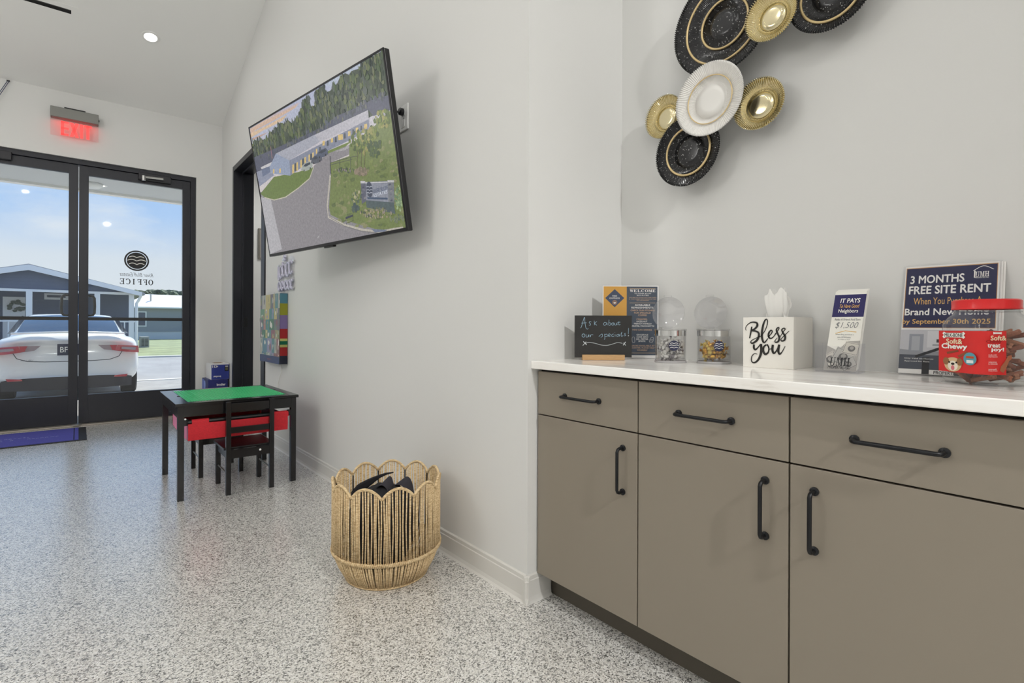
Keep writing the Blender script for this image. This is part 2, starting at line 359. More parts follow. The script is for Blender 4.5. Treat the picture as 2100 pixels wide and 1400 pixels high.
# simple serif capitals from bars: each glyph in a 1 x 1 box
def serif(s, w, h, m, parent, M=None, o=(0, 0, .0006), name='lettering', mirror=False, gap=.16):
    T, t = .22, .09
    def bar(x0, x1, y0, y1): return [(x0, y0), (x1, y0), (x1, y1), (x0, y1)]
    def stem(x): return [bar(x, x + T, 0, 1), bar(x - .1, x + T + .1, 0, t), bar(x - .1, x + T + .1, 1 - t, 1)]
    def arc(a0, a1, cx=.5, cy=.5, n=14):
        out = []
        for k in range(n):
            p = []
            for a in (a0 + (a1 - a0) * k / n, a0 + (a1 - a0) * (k + 1) / n):
                p.append(((cx + .5 * math.cos(a), cy + .5 * math.sin(a)), (cx + (.5 - T) * math.cos(a), cy + (.5 - t) * math.sin(a))))
            out.append([p[0][0], p[1][0], p[1][1], p[0][1]])
        return out
    G = {'O': arc(0, 2 * PI, n=24), 'C': arc(.75, 2 * PI - .75, n=20) + [bar(.80, .90, .68, 1)], 'I': stem(.4),
         'F': stem(.15) + [bar(.15, .9, 1 - t, 1), bar(.3, .65, .47, .56), bar(.8, .9, .72, 1), bar(.6, .68, .36, .67)],
         'E': stem(.15) + [bar(.15, .9, 1 - t, 1), bar(.3, .65, .47, .56), bar(.15, .92, 0, t), bar(.8, .9, .75, 1), bar(.6, .68, .38, .65), bar(.83, .93, 0, .27)],
         'L': stem(.15) + [bar(.15, .92, 0, t), bar(.83, .93, 0, .27)],
         'U': [bar(.12, .12 + T, .35, 1), bar(.02, .44, 1 - t, 1), bar(.76, .85, .35, 1), bar(.66, .96, 1 - t, 1)] + [[(q[0] * .73 + .12, q[1]) for q in p] for p in arc(PI, 2 * PI, .5, .38)],
         'H': stem(.1) + stem(.68) + [bar(.2, .8, .46, .55)],
         'M': [bar(.05, .14, 0, 1), bar(-.03, .24, 0, t), bar(.74, .96, 0, 1), bar(.66, 1.04, 0, t), bar(-.03, .2, 1 - t, 1), bar(.74, 1.04, 1 - t, 1), [(.05, 1), (.27, 1), (.52, .12), (.44, 0)], [(.44, 0), (.54, 0), (.80, 1), (.72, 1)]],
         'W': [[(.0, 1), (.22, 1), (.36, 0), (.28, 0)], [(.28, 0), (.36, 0), (.54, 1), (.46, 1)], [(.42, 1), (.62, 1), (.76, 0), (.68, 0)], [(.68, 0), (.76, 0), (1, 1), (.92, 1)], bar(-.06, .3, 1 - t, 1), bar(.82, 1.06, 1 - t, 1)]}
    n = len(s); cw = w / (n + (n - 1) * gap); mb = MB(); z = o[2]
    for i, ch in enumerate(s):
        for p in G.get(ch, []):
            pts = []
            for x, y in p:
                a = (x + i * (1 + gap)) * cw - w / 2; b = y * h - h / 2
                q = Vector((o[0] + (-a if mirror else a), o[1] + b, z)); pts.append((M @ q) if M is not None else q)
            mb.poly(pts); z += 2e-6
    me = bpy.data.meshes.new(name); me.from_pydata(mb.v, [], mb.f)
    return obj(name, me, m, parent)
# the wave emblem: disc with pale gull-wing lines
def emblem(r, md, ml, parent, M, ring=True, name='emblem'):
    T = lambda p: M @ Vector(p)
    mb = MB(); n = 40
    if ring:
        vs = [T((rr * math.cos(2 * PI * k / n), rr * math.sin(2 * PI * k / n), 0)) for rr in (r, r * .86) for k in range(n)]
        mb.add(vs, [(k, (k + 1) % n, n + (k + 1) % n, n + k) for k in range(n)])
    q = r * (.80 if ring else 1.0)
    mb.poly([T((q * math.cos(2 * PI * k / n), q * math.sin(2 * PI * k / n), 0)) for k in range(n)])
    me = bpy.data.meshes.new(name); me.from_pydata(mb.v, [], mb.f); o = obj(name, me, md, parent)
    lb = MB()
    for (y0, sc) in ((.42, .75), (.02, .92), (-.42, .78)):
        pts = []
        for k in range(25):
            x = (-1 + 2 * k / 24) * sc; y = y0 + .16 * math.sin(abs(x) / sc * PI * .95) - .05
            pts.append((x * q, y * q))
        vs = []; fs = []
        for x, y in pts: vs += [T((x, y + .045 * q, .0004 if True else 0)), T((x, y - .045 * q, .0004))]
        for k in range(24): fs.append((2 * k, 2 * k + 1, 2 * k + 3, 2 * k + 2))
        lb.add(vs, fs)
    me = bpy.data.meshes.new('emblem_wave'); me.from_pydata(lb.v, [], lb.f); obj('emblem_wave', me, ml, parent)
    return o

# ================================================================== THE SETTING
XW, YD, YA, XB, ZCT = 1.309, 6.968, 1.471, 1.867, .917      # right wall, door wall, alcove side, alcove back, worktop
YA0, XL, YB = -.42, -5.5, -3.6                              # alcove near end, left wall, wall behind the camera
ZE, SL, YR = 3.405, .3326, 1.9                              # eave height, ceiling slope, ridge
def zc(y): return ZE + SL * (YD - y) if y >= YR else ZE + SL * (YD - YR) - SL * (YR - y)
ZR = zc(YR)
DY0, DY1, DZ = 5.12, 6.352, 2.78                            # side doorway

struct('floor', MB().box(XL - .1, 4.6, YB - .1, 7.06, -.12, 0), M_floor)
mb = MB()
mb.prism([(XL - .1, YD + .1, zc(YD) - SL * .1), (XL - .1, YR, ZR), (XL - .1, YB - .1, zc(YB - .1)), (XL - .1, YB - .1, zc(YB - .1) + .12), (XL - .1, YR, ZR + .12), (XL - .1, YD + .1, zc(YD) + .12 - SL * .1)], (XB + .2 - XL + .1, 0, 0))
struct('ceiling', mb, M_ceil)
t = .15
mb = MB()                                                   # right wall, cut for the doorway and the alcove
def yz(poly): mb.prism([(XW, y, z) for y, z in poly], (t, 0, 0))
yz([(YA + t, 0), (DY0, 0), (DY0, zc(DY0)), (YR, ZR), (YA + t, zc(YA + t))])
yz([(DY0, DZ), (DY1, DZ), (DY1, zc(DY1)), (DY0, zc(DY0))])
yz([(DY1, 0), (YD, 0), (YD, zc(YD)), (DY1, zc(DY1))])
yz([(YB, 0), (YA0 - t, 0), (YA0 - t, zc(YA0 - t)), (YB, zc(YB))])
struct('wall_right', mb, M_wall)
struct('wall_alcove_side', MB().prism([(XW, YA, 0), (XB, YA, 0), (XB, YA, zc(YA)), (XW, YA, zc(YA))], (0, t, 0)), M_wall)
struct('wall_alcove_back', MB().prism([(XB, YA0 - t, 0), (XB, YA + t, 0), (XB, YA + t, zc(YA)), (XB, YA0 - t, zc(YA0 - t))], (t, 0, 0)), M_wall)
struct('wall_alcove_end', MB().prism([(XW, YA0, 0), (XB, YA0, 0), (XB, YA0, zc(YA0)), (XW, YA0, zc(YA0))], (0, -t, 0)), M_wall)
DX0, DX1, DTOP = -1.046, 1.046, 2.752                        # entrance opening
mb = MB()
mb.box(XL, DX0, YD, YD + t, 0, ZE + .02); mb.box(DX1, 4.6, YD, YD + t, 0, ZE + .02); mb.box(DX0, DX1, YD, YD + t, DTOP, ZE + .02)
struct('wall_front', mb, M_wall)
struct('wall_left', MB().prism([(XL, YB, 0), (XL, YD, 0), (XL, YD, zc(YD)), (XL, YR, ZR), (XL, YB, zc(YB))], (-t, 0, 0)), M_wall)
struct('wall_back', MB().box(XL, XB, YB - t, YB, 0, zc(YB)), M_wall)
# the room beyond the side doorway
struct('wall_side_room_far', MB().box(4.4, 4.55, 3.6, YD, 0, 2.95), M_wall)
struct('wall_side_room_near', MB().box(XW + t, 4.4, 3.45, 3.6, 0, 2.95), M_wall)
struct('ceiling_side_room', MB().box(XW + t, 4.55, 3.45, YD, 2.95, 3.05), M_ceil)

# vinyl cove base with its toe
BP = [(0, .105), (-.003, .105), (-.007, .100), (-.007, .086), (-.0095, .083), (-.0085, .022), (-.0125, .008), (-.019, .0), (0, 0)]
mb = MB()
for y0, y1 in ((YA - .018, DY0 - .052), (DY1 + .06, YD)):
    mb.prism([(XW + a, y0, z) for a, z in BP], (0, y1 - y0, 0))
struct('baseboard_right', mb, M_base)
struct('baseboard_alcove', MB().prism([(XW - .018, YA + a, z) for a, z in BP], (.135, 0, 0)), M_base)
struct('baseboard_front', MB().prism([(DX1 + .01, YD + a, z) for a, z in BP], (XW - DX1 - .01, 0, 0)), M_base)

# ---- entrance: black storefront double doors
d1 = thing('door_1', None, None, (0, YD, 0)); d1['kind'] = 'structure'
mb = MB(); fo = .03
mb.box(DX1 - .05, DX1, fo, fo + .11, 0, DTOP); mb.box(DX0, DX0 + .05, fo, fo + .11, 0, DTOP); mb.box(DX0 + .05, DX1 - .05, fo, fo + .11, DTOP - .05, DTOP)
mb.build('door_frame', M_frame, d1, bevel=.003)
MB().box(DX0 + .02, DX1 - .02, -.035, .14, 0, .014).build('threshold', M_alu, d1, bevel=.004)
ly0, ly1 = .05, .095
for sgn in (-1, 1):
    X = lambda a, b: (min(sgn * a, sgn * b), max(sgn * a, sgn * b))
    mb = MB()
    g0, g1, gz0, gz1, top = .079, .920, .312, 2.605, DTOP - .054
    mb.box(*X(.003, g0), ly0, ly1, .016, top); mb.box(*X(g1, .993), ly0, ly1, .016, top)
    mb.box(*X(g0, g1), ly0, ly1, .016, gz0); mb.box(*X(g0, g1), ly0, ly1, gz1, top)
    leaf = mb.build('door_leaf', M_frame, d1, bevel=.002)
    MB().box(*X(g0 - .004, g1 + .004), .068, .076, gz0 - .004, gz1 + .004).build('pane', M_pane, leaf)
    MB().box(*X(g0, g1), .044, .060, 1.088, 1.122).build('push_bar', M_black, leaf, bevel=.004)
    pull = [(sgn * .06, ly1 - .005, 1.35), (sgn * .06, ly1 + .05, 1.35), (sgn * .10, ly1 + .06, 1.35), (sgn * .118, ly1 + .06, 1.345), (sgn * .132, ly1 + .06, 1.325), (sgn * .135, ly1 + .06, 1.24), (sgn * .132, ly1 + .06, 1.165), (sgn * .118, ly1 + .06, 1.145), (sgn * .10, ly1 + .06, 1.14), (sgn * .06, ly1 + .05, 1.14), (sgn * .06, ly1 - .005, 1.14)]
    MB().tube(pull, .0125, 10).build('pull_handle', M_black, leaf, smooth=True)
    if sgn == 1:                                            # closer with its bright arm, vinyl emblem and lettering on the glass
        MB().box(.50, .80, .0, .05, 2.635, 2.715).build('closer_body', mat('closer_grey', (42, 42, 46), .4, metal=.3), leaf, bevel=.006)
        ca = MB(); ca.tube([(.555, -.01, 2.665), (.72, -.09, 2.655)], .011, 8); ca.lathe([(.02, 0), (.02, .05), (.014, .055)], 16, (.545, -.012, 2.625))
        ca.build('closer_arm', M_silver, leaf, smooth=.6)
        FM = Matrix(((1, 0, 0, .492), (0, 0, 1, .0668), (0, 1, 0, 1.748), (0, 0, 0, 1)))   # u right, v up, outward face seen through the glass
        FM2 = FM @ Matrix.Diagonal((1, 1, -1, 1))
        emblem(.112, M_ink, M_inkw, leaf, FM2)
        M3 = FM2.copy(); M3.translation = (.492, .0668, 1.595); text('River Bluff Estates', .30, .042, M_inkg, leaf, M3, bold=-.004, shear=.35, mirror=True)
        M3 = FM2.copy(); M3.translation = (.492, .0668, 1.516); serif('OFFICE', .30, .062, M_ink, leaf, M3, mirror=True)
    else:
        MB().box(-.80, -.50, .0, .05, 2.635, 2.715).build('closer_body', MATS.get('closer_grey') or mat('closer_grey', (42, 42, 46), .4, metal=.3), leaf, bevel=.006)
MB().lathe([(.0, .0), (.042, 0), (.042, .010), (.02, .013), (0, .013)], 20, (-.01, -.015, .014)).build('door_stop', M_silver, d1, smooth=.6)

# ---- side doorway: deep black frame, glazed leaf standing open
d2 = thing('door_2', None, None, (XW, 0, 0)); d2['kind'] = 'structure'
mb = MB(); q = .012
mb.box(-q, .19, DY1 - .055, DY1 + .002, 0, DZ); mb.box(-q, .19, DY0 - .05, DY0 + .05, 0, DZ); mb.box(-q, .19, DY0 + .05, DY1 - .055, DZ - .055, DZ)
mb.box(.07, .085, DY1 - .075, DY1 - .055, 0, DZ - .055); mb.box(.07, .085, DY0 + .05, DY1 - .075, DZ - .075, DZ - .055)
mb.build('door_frame', M_frame, d2, bevel=.003)
MB().box(.095, .13, DY1 - .062, DY1 - .05, 1.02, 1.13).build('strike_plate', M_black, d2, bevel=.002)
aL = math.radians(11.3)
def LP(s, w, z): return (.04 + s * math.sin(aL) + w * math.cos(aL), DY0 + .058 + s * math.cos(aL) - w * math.sin(aL), z)
def lbox(mb, s0, s1, w0, w1, z0, z1):
    P = [LP(s, w, z) for z in (z0, z1) for s, w in ((s0, w0), (s1, w0), (s1, w1), (s0, w1))]
    mb.add(P, [(0, 3, 2, 1), (4, 5, 6, 7), (0, 1, 5, 4), (1, 2, 6, 5), (2, 3, 7, 6), (3, 0, 4, 7)])
mb = MB(); lbox(mb, 0, .09, 0, .045, .015, 2.70); lbox(mb, 1.0, 1.09, 0, .045, .015, 2.70); lbox(mb, .09, 1.0, 0, .045, .015, .31); lbox(mb, .09, 1.0, 0, .045, 2.60, 2.70)
lf = mb.build('door_leaf', M_frame, d2)
mb = MB(); lbox(mb, .09, 1.0, .02, .026, .31, 2.60); mb.build('pane', M_pane, lf)
mb = MB(); lbox(mb, .09, 1.0, -.014, 0, 1.085, 1.12); mb.build('push_bar', M_silver, lf)

# ---- outdoors: porch, paving, road, lawn
ZG = -.18
M_conc = mat('concrete_paving', (196, 193, 186), .8, noise=(3, .10)); M_road = mat('asphalt_road', (158, 157, 157), .85, noise=(2, .10, (1, .3, 1)))
M_grass = mat('lawn_grass', (146, 156, 118), .9, noise=(1.2, .3)); M_soffit = mat('porch_soffit', (206, 208, 208), .6)
struct('porch_slab', MB().box(-8, 8, 7.06, 9.5, ZG - .1, -.02), M_conc)
struct('parking_lot', MB().box(-45, 45, 9.5, 13.6, ZG - .1, ZG), mat('parking_asphalt', (158, 156, 154), .85, noise=(4, .15)))
struct('road', MB().box(-70, 70, 13.6, 23.2, ZG - .1, ZG), M_road)
struct('trim_1', MB().box(-70, 70, 23.2, 23.6, ZG - .1, ZG + .05), mat('curb_concrete', (214, 211, 203), .8))
struct('lawn', MB().box(-90, 120, 23.6, 160, ZG - .1, ZG + .02), M_grass)
struct('trim_2', MB().box(-70, 70, 13.75, 13.95, ZG, ZG + .012), mat('road_edge_line', (222, 220, 214), .7))
struct('porch_ceiling', MB().box(-8, 8, YD + t, 9.62, 2.955, 3.05), M_soffit)
struct('trim_3', MB().box(-8, 8, 9.5, 9.62, 2.925, 2.955), mat('fascia_white', (244, 242, 236), .5))
struct('wall_outside_upper', MB().box(-8, 8, YD + t, YD + t + .02, 2.76, 2.955), mat('outside_siding', (200, 203, 206), .6))

# ================================================================== LAMPS OF THE ROOM: SEEN AND ADDED
M_lens = mat('downlight_lens', (255, 250, 240), .5, emit=(255, 250, 243), estr=5)
def downlight(x, y, label, power=20, group=None, z=None, slope=True):
    up = Vector((0, SL if y >= YR else -SL, 1)).normalized() if slope else Vector((0, 0, 1))
    zz = zc(y) if z is None else z
    M = frame((x, y, zz), (1, 0, 0), (-up).cross(Vector((1, 0, 0))))          # local z points down out of the ceiling
    r = thing('recessed_light', label, 'ceiling light', M=M, group=group)
    MB().lathe([(.052, .000), (.052, .006), (.070, .006), (.074, .002), (.074, 0)], 32).build('trim_ring', M_white, r, smooth=.6)
    MB().lathe([(.0, .0045), (.052, .0045), (.052, .001), (0, .001)], 32).build('lens', M_lens, r)
    L = bpy.data.lights.new('lamp', 'AREA'); L.shape = 'DISK'; L.size = .10; L.energy = power; L.color = (1, .99, .972)
    lo = bpy.data.objects.new('lamp', L); COL.objects.link(lo); lo.parent = r; lo.location = (0, 0, .012); lo.rotation_euler = (PI, 0, 0)
    return r
downlight(.514, 5.93, 'round white recessed ceiling light glowing above the entrance doors', 2.2)
downlight(.514, 4.1, 'added unseen round white recessed ceiling light above the television', 1.6)  # added out of view, carries on the row of the seen light
for x, y, p in ((-1.45, 5.93, 1.4), (-3.6, 5.93, 1.4), (-1.45, 4.1, 1.6), (-3.6, 4.1, 1.6), (-1.45, 2.3, 9), (-3.6, 2.3, 9), (-1.45, .4, 6), (-3.6, .4, 2), (.55, -2.6, 92), (-.9, -1.5, 16), (-2.6, -1.5, 14), (-4.0, -1.5, 14)):  # unseen downlights added, placed and powered to light the walls and alcove
    downlight(x, y, 'added unseen round white recessed ceiling light in the sloping ceiling away from the walls', p, group='added recessed lights of the vault')
for x, y, ge_, lab in ((-2.1, 5.2, 2.0, 'white opal globe pendant lamp hanging by the entrance doors'), (-2.3, 2.6, 8.4, 'white opal globe pendant lamp hanging below the ridge'), (-2.0, -2.2, .8, 'white opal globe pendant lamp hanging by the back wall')):  # unseen globe lamps added to even out light on ceiling and walls
    M_globe = mat('added_globe_%d' % int(10 * y), (255, 252, 246), .4, emit=(255, 253, 250), estr=ge_)
    r = thing('pendant_lamp', lab, 'pendant lamp', (x, y, 2.75)); k_ = zc(y) - 2.75
    MB().lathe([(.42 * math.cos(q_), .42 * math.sin(q_)) for q_ in [(-90 + 10 * j) * PI / 180 for j in range(18)]], 40, close=False).build('globe', M_globe, r, smooth=True)
    MB().lathe([(.085, .41), (.06, .44), (.012, .455), (.012, .46)], 16).build('holder', M_black, r); MB().tube([(0, 0, .45), (0, 0, k_ - .03)], .004, 6).build('flex', M_black, r); MB().lathe([(.055, k_ - .03), (.06, k_ - .02), (.06, k_ + .03)], 20).build('ceiling_rose', M_black, r)
downlight(2.9, 5.4, 'added unseen round white recessed light in the side room ceiling', 14, z=2.949, slope=False)  # added out of view to light the side room
downlight(2.2, 6.2, 'added unseen round white recessed light near the side room doorway', 10, z=2.949, slope=False)  # second unseen light added for the side room

# linear slot diffuser in the ceiling, end of it in view
upn = Vector((0, SL, 1)).normalized(); sl_r = Vector((1, 0, 0)); sl_u = (-upn).cross(sl_r)
p0 = Vector((-.055, 5.915, zc(5.915)))
r = thing('slot_diffuser', 'black linear air slot in a flush white frame in the sloping ceiling', 'air vent', M=frame(p0, sl_r, sl_u))
mb = MB(); mb.box(-1.3, .045, -.07, -.024, 0, .003); mb.box(-1.3, .045, .024, .07, 0, .003); mb.box(.0, .045, -.024, .024, 0, .003)
mb.build('frame', M_ceil, r, bevel=.001)
MB().box(-1.3, .0, -.024, .024, .0002, .0012).build('slot', mat('slot_dark', (12, 12, 12), .8), r)
mb = MB(); mb.box(-1.3, 0, .015, .024, .001, .003); mb.build('blade', mat('slot_blade', (70, 70, 70), .5), r)
# pair of thin wires hanging from the ceiling, running out of view
a0 = onY(17, 166, 6.955); r = thing('hanging_wire', 'pair of thin blue-grey wires hanging from the ceiling by the entrance wall', 'cable', (a0.x, a0.y, a0.z))
b0 = onY(-14, 211, 6.90)
MB().box(-.012, .012, -.008, .011, -.004, .006).build('ceiling_clip', M_black, r)
for k in (-.006, .006):
    MB().tube([(k, 0, 0), (k + (b0.x - a0.x), b0.y - a0.y, b0.z - a0.z), (k + 3 * (b0.x - a0.x), b0.y - a0.y - .03, 2.2 * (b0.z - a0.z))], .0028, 6).build('wire', mat('wire_blue_grey', (70, 82, 110), .5), r)

# ---- exit sign
ex = thing('exit_sign', 'edge-lit EXIT sign with red letters under a grey metal housing', 'exit sign', (-.032, YD, 3.06))
M_sign = mat('sign_housing', (128, 128, 124), .4, metal=.5)
y0 = -.09
MB().box(-.187, .187, y0, -.012, .055, .155).build('housing', M_sign, ex, bevel=.004)
MB().box(-.083, .083, y0 + .02, -.0, .12, .172).build('mounting_bracket', M_black, ex, bevel=.003)
MB().box(.187, .195, -.06, -.045, .095, .11).build('test_button', M_black, ex)
pan = MB().box(-.187, .187, -.064, -.056, -.125, .055).build('acrylic_panel', glass('exit_acrylic', (255, 244, 244), .8), ex)
M_exit = mat('exit_red', (200, 40, 40), .4, emit=(255, 84, 80), estr=1.0)
def XL4(x, w): return x + w
eb = MB(); ey = -.0665
def eb_box(x0, x1, z0, z1): eb.box(x0, x1, ey, ey + .002, z0, z1)
def eb_poly(p): eb.prism([(x, ey, z) for x, z in p], (0, .002, 0))
zt, zb = .028, -.113; st = .024
eb_box(-.108, -.108 + st, zb, zt)
for z in (zt - .02, (zt + zb) / 2 - .01, zb): eb_box(-.108, -.048, z, z + .02)
eb_poly([(-.040, zt), (-.013, zt), (.030, zb), (.003, zb)]); eb_poly([(.003, zt), (.030, zt), (-.013, zb), (-.040, zb)])
eb_box(.040, .040 + st, zb, zt); eb_box(.090, .090 + st, zb, zt); eb_box(.070, .134, zt - .022, zt)
eb.build('exit_letters', M_exit, ex)
LL = bpy.data.lights.new('exit_glow', 'AREA'); LL.shape = 'RECTANGLE'; LL.size = .34; LL.size_y = .05; LL.energy = .18; LL.color = (1, .12, .10)
lo = bpy.data.objects.new('exit_glow', LL); COL.objects.link(lo); lo.parent = ex; lo.location = (0, -.05, .052)

# ================================================================== CABINETS AND WORKTOP
XF = 1.355
def pull_bar(name, c, axis, L, parent):
    """slim black bow pull: bar, turned-in ends, round roses"""
    c = Vector(c); a = Vector(axis); o = Vector((-1, 0, 0)); h = L / 2; mb = MB()
    pts = [c - a * h, c - a * h + o * .020, c - a * (h - .003) + o * .027, c - a * (h - .010) + o * .031, c + a * (h - .010) + o * .031, c + a * (h - .003) + o * .027, c + a * h + o * .020, c + a * h]
    mb.tube(pts, .0052, 10)
    for s in (-1, 1): mb.tube([c + a * h * s, c + a * h * s + o * .004, c + a * h * s + o * .006], [.0105, .0105, .007], 14)
    return mb.build(name, M_blk, parent, smooth=.7)
units = [(1.0, 1.466, 'right', 'taupe base cabinet against the alcove side wall, one drawer over one door'),
         (.546, 1.0, 'right', 'taupe base cabinet between two others, door pull near the next cabinet'),
         (.095, .546, 'left', 'taupe base cabinet under the red-lidded treat jar, pull on the edge facing the alcove corner'),
         (-.415, .095, 'right', 'taupe base cabinet at the near end of the worktop')]
for y0, y1, side, lab in units:
    cy = (y0 + y1) / 2
    r = thing('base_cabinet', lab, 'cabinet', (XF, cy, 0)); hw = (y1 - y0) / 2; g = .0022
    body = MB(); body.box(.020, .505, -hw + .001, hw - .001, .100, .886); body.build('body', M_gap, r)
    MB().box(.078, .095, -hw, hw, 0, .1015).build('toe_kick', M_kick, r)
    d = MB().box(0, .019, -hw + g, hw - g, .714, .876).build('drawer', M_cab, r, bevel=.0012)
    pull_bar('handle', (0, (.860 if False else 0) + (1.24 - cy if y0 > .9 else (.775 - cy if y0 > .5 else (.325 - cy if y0 > 0 else 0))), .795), (0, 1, 0), .160, d)
    dr = MB().box(0, .019, -hw + g, hw - g, .103, .7095).build('door', M_cab, r, bevel=.0012)
    hy = (-hw + .058) if side == 'right' else (hw - .058)
    pull_bar('handle', (0, hy, .585), (0, 0, 1), .142, dr)
ct = MB().box(1.324, XB, YA0, YA, .887, ZCT).build('countertop', M_marble, None, bevel=.0025)
tag(ct, 'white veined stone worktop over the taupe cabinets', 'countertop')

# ================================================================== WALL SCULPTURE OF PLATES
def flecks(name, base, fleck, thr, rough, metal=0.):
    m = mat(name, base, rough, metal); t = m.node_tree; b = t.nodes['Principled BSDF']
    tc = t.nodes.new('ShaderNodeTexCoord'); v = t.nodes.new('ShaderNodeTexVoronoi'); v.inputs['Scale'].default_value = 120
    r = t.nodes.new('ShaderNodeValToRGB'); r.color_ramp.interpolation = 'LINEAR'
    r.color_ramp.elements[0].position = thr; r.color_ramp.elements[0].color = (*lin(fleck), 1); r.color_ramp.elements[1].position = thr + .03; r.color_ramp.elements[1].color = (*lin(base), 1)
    n = t.nodes.new('ShaderNodeTexNoise'); n.inputs['Scale'].default_value = 60; mm = t.nodes.new('ShaderNodeMath'); mm.operation = 'ADD'
    mu = t.nodes.new('ShaderNodeMath'); mu.operation = 'MULTIPLY'; mu.inputs[1].default_value = .5
    t.links.new(tc.outputs['Object'], v.inputs['Vector']); t.links.new(tc.outputs['Object'], n.inputs['Vector'])
    t.links.new(n.outputs[0], mu.inputs[0]); t.links.new(v.outputs['Distance'], mm.inputs[0]); t.links.new(mu.outputs[0], mm.inputs[1])
    t.links.new(mm.outputs[0], r.inputs[0]); t.links.new(r.outputs[0], b.inputs['Base Color']); return m
M_plk = flecks('plate_black_flecked', (34, 34, 36), (180, 180, 178), .40, .2)
M_plw = mat('plate_white', (226, 224, 220), .28); M_plg = mat('plate_gold', (226, 214, 176), .14, metal=1); M_ring = mat('ring_pale_gold', (214, 190, 140), .38, metal=.3)
ws = thing('wall_sculpture', 'cluster of black, white and gold ruffled metal plates on the alcove wall', 'wall art', M=frame((XB, .95, 1.95), (0, -1, 0), (0, 0, 1)))
def plate(y, z, R, x, m, rings, dome=.36, lab=None, amp=1.0):
    """dished plate with a fluted rim; local z comes out of the wall"""
    n = 660; k = int(R * 860)
    prof = [(0, .006), (R * dome * .6, .006), (R * dome, .004), (R * dome * 1.03, 0), (R * .52, -.002), (R * .62, .004), (R * .66, .010), (R * .8, .014), (R * .93, .020), (R, .024), (R * .997, .021), (R * .9, .015), (R * .62, .0), (R * .3, -.006), (0, -.006)]
    def rip(i, a):
        amp_ = amp * {3: .0006, 4: .0016, 5: .0016, 6: .0012, 7: .0016, 8: .0030, 9: .0042, 10: .0042, 11: .002}.get(i, 0)
        return (.0005 * math.sin(k * a + 1.3 * math.sin(3 * a)) if i in (9, 10) else 0, amp_ * math.sin(k * a + .8 * math.sin(5 * a)))
    c = (.95 - y, z - 1.95, XB - x - .012)
    o = MB().lathe(prof, n, c, rip, close=False).build('plate', m, ws, smooth=True)
    if lab: o['label'] = lab
    for rr, w in rings:
        zz = c[2] + (.014 if rr > R * .62 else .002)
        MB().tube([(c[0] + rr * math.cos(2 * PI * j / 72), c[1] + rr * math.sin(2 * PI * j / 72), zz) for j in range(72)], w, 8, closed=True).build('gold_ring', M_ring, o, smooth=True)
    MB().tube([(c[0], c[1], 0), (c[0], c[1], c[2] - .005)], .006, 8).build('standoff', M_blk, o)
plate(.962, 2.160, .192, 1.800, M_plk, [(.144, .0042), (.0885, .0042)], .28, 'large black flecked plate with two pale gold rings', .8)
plate(.773, 2.083, .084, 1.765, M_plg, [], .5, 'gold plate overlapping the large black plate', 1.1)
plate(.606, 2.096, .1235, 1.800, M_plk, [(.0888, .0042)], .4, 'black flecked plate with one gold ring, high beside the gold plate', .8)
plate(.991, 1.876, .1315, 1.762, M_plw, [(.0857, .0020)], .45, 'white plate with a thin gold ring', .5)
plate(.830, 1.818, .088, 1.805, M_plg, [], .5, 'gold plate beside the white plate', 1.25)
plate(1.217, 1.896, .086, 1.822, M_plg, [], .5, 'gold plate half behind the white plate', 1.25)
plate(1.098, 1.723, .135, 1.795, M_plk, [(.0914, .0042)], .42, 'black flecked plate with one gold ring, lowest of the cluster', .8)

# ================================================================== TELEVISION
TW, TH = 1.45, 1.45 * 9 / 16
yw, tl = math.radians(8.87), math.radians(9.75)
tr_ = Vector((math.sin(yw), -math.cos(yw), 0)); tn0 = Vector((-math.cos(yw), -math.sin(yw), 0))
tn = (tn0 * math.cos(tl) - UP * math.sin(tl)); tu = tn.cross(tr_)
TM = frame((1.003, 2.886, 1.895), tr_, tu)
tv = thing('television', 'large flat television tilted out from the wall showing a driveway and entrance sign', 'television', M=TM)
bz = .009
mb = MB(); mb.box(-TW / 2, TW / 2, -TH / 2, TH / 2, -.032, -.002); mb.build('casing', M_black, tv, bevel=.004)
mb = MB(); mb.box(-TW / 2, TW / 2, TH / 2 - bz, TH / 2, -.002, .002); mb.box(-TW / 2, -TW / 2 + bz, -TH / 2, TH / 2, -.002, .002); mb.box(TW / 2 - bz, TW / 2, -TH / 2, TH / 2, -.002, .002); mb.box(-TW / 2, TW / 2, -TH / 2, -TH / 2 + .016, -.002, .003)
mb.build('bezel', mat('tv_bezel', (34, 34, 38), .3, metal=.4), tv)
MB().box(-.05, .05, -TH / 2 - .010, -TH / 2 + .002, -.025, -.004).build('sensor_bump', M_black, tv, bevel=.003)
MB().box(-TW / 2 + .25, TW / 2 - .25, -TH / 2 + .06, TH / 2 - .22, -.062, -.032).build('rear_housing', M_black, tv, bevel=.01)
# arm mount: wall plate, arms, tilt plate (wall plate lies in the wall plane)
TMi = TM.inverted()
def tvl(p): return TMi @ Vector(p)
wp = [tvl((XW - .001, y, z)) for y, z in ((3.25, 1.72), (2.75, 1.72), (2.75, 2.06), (3.25, 2.06))]
ex_ = tvl((XW - .02, 3, 1.9)) - tvl((XW, 3, 1.9))
MB().prism(wp, ex_).build('mount_wall_plate', M_blk, tv)
mb = MB(); mb.tube([tvl((XW - .02, 3.2, 1.88)), tvl((XW - .13, 3.02, 1.88)), Vector((0, 0, -.062))], .018, 8); mb.tube([tvl((XW - .02, 2.8, 1.88)), tvl((XW - .10, 2.9, 1.88)), Vector((.1, 0, -.062))], .018, 8)
mb.build('mount_arm', M_blk, tv, smooth=.7)
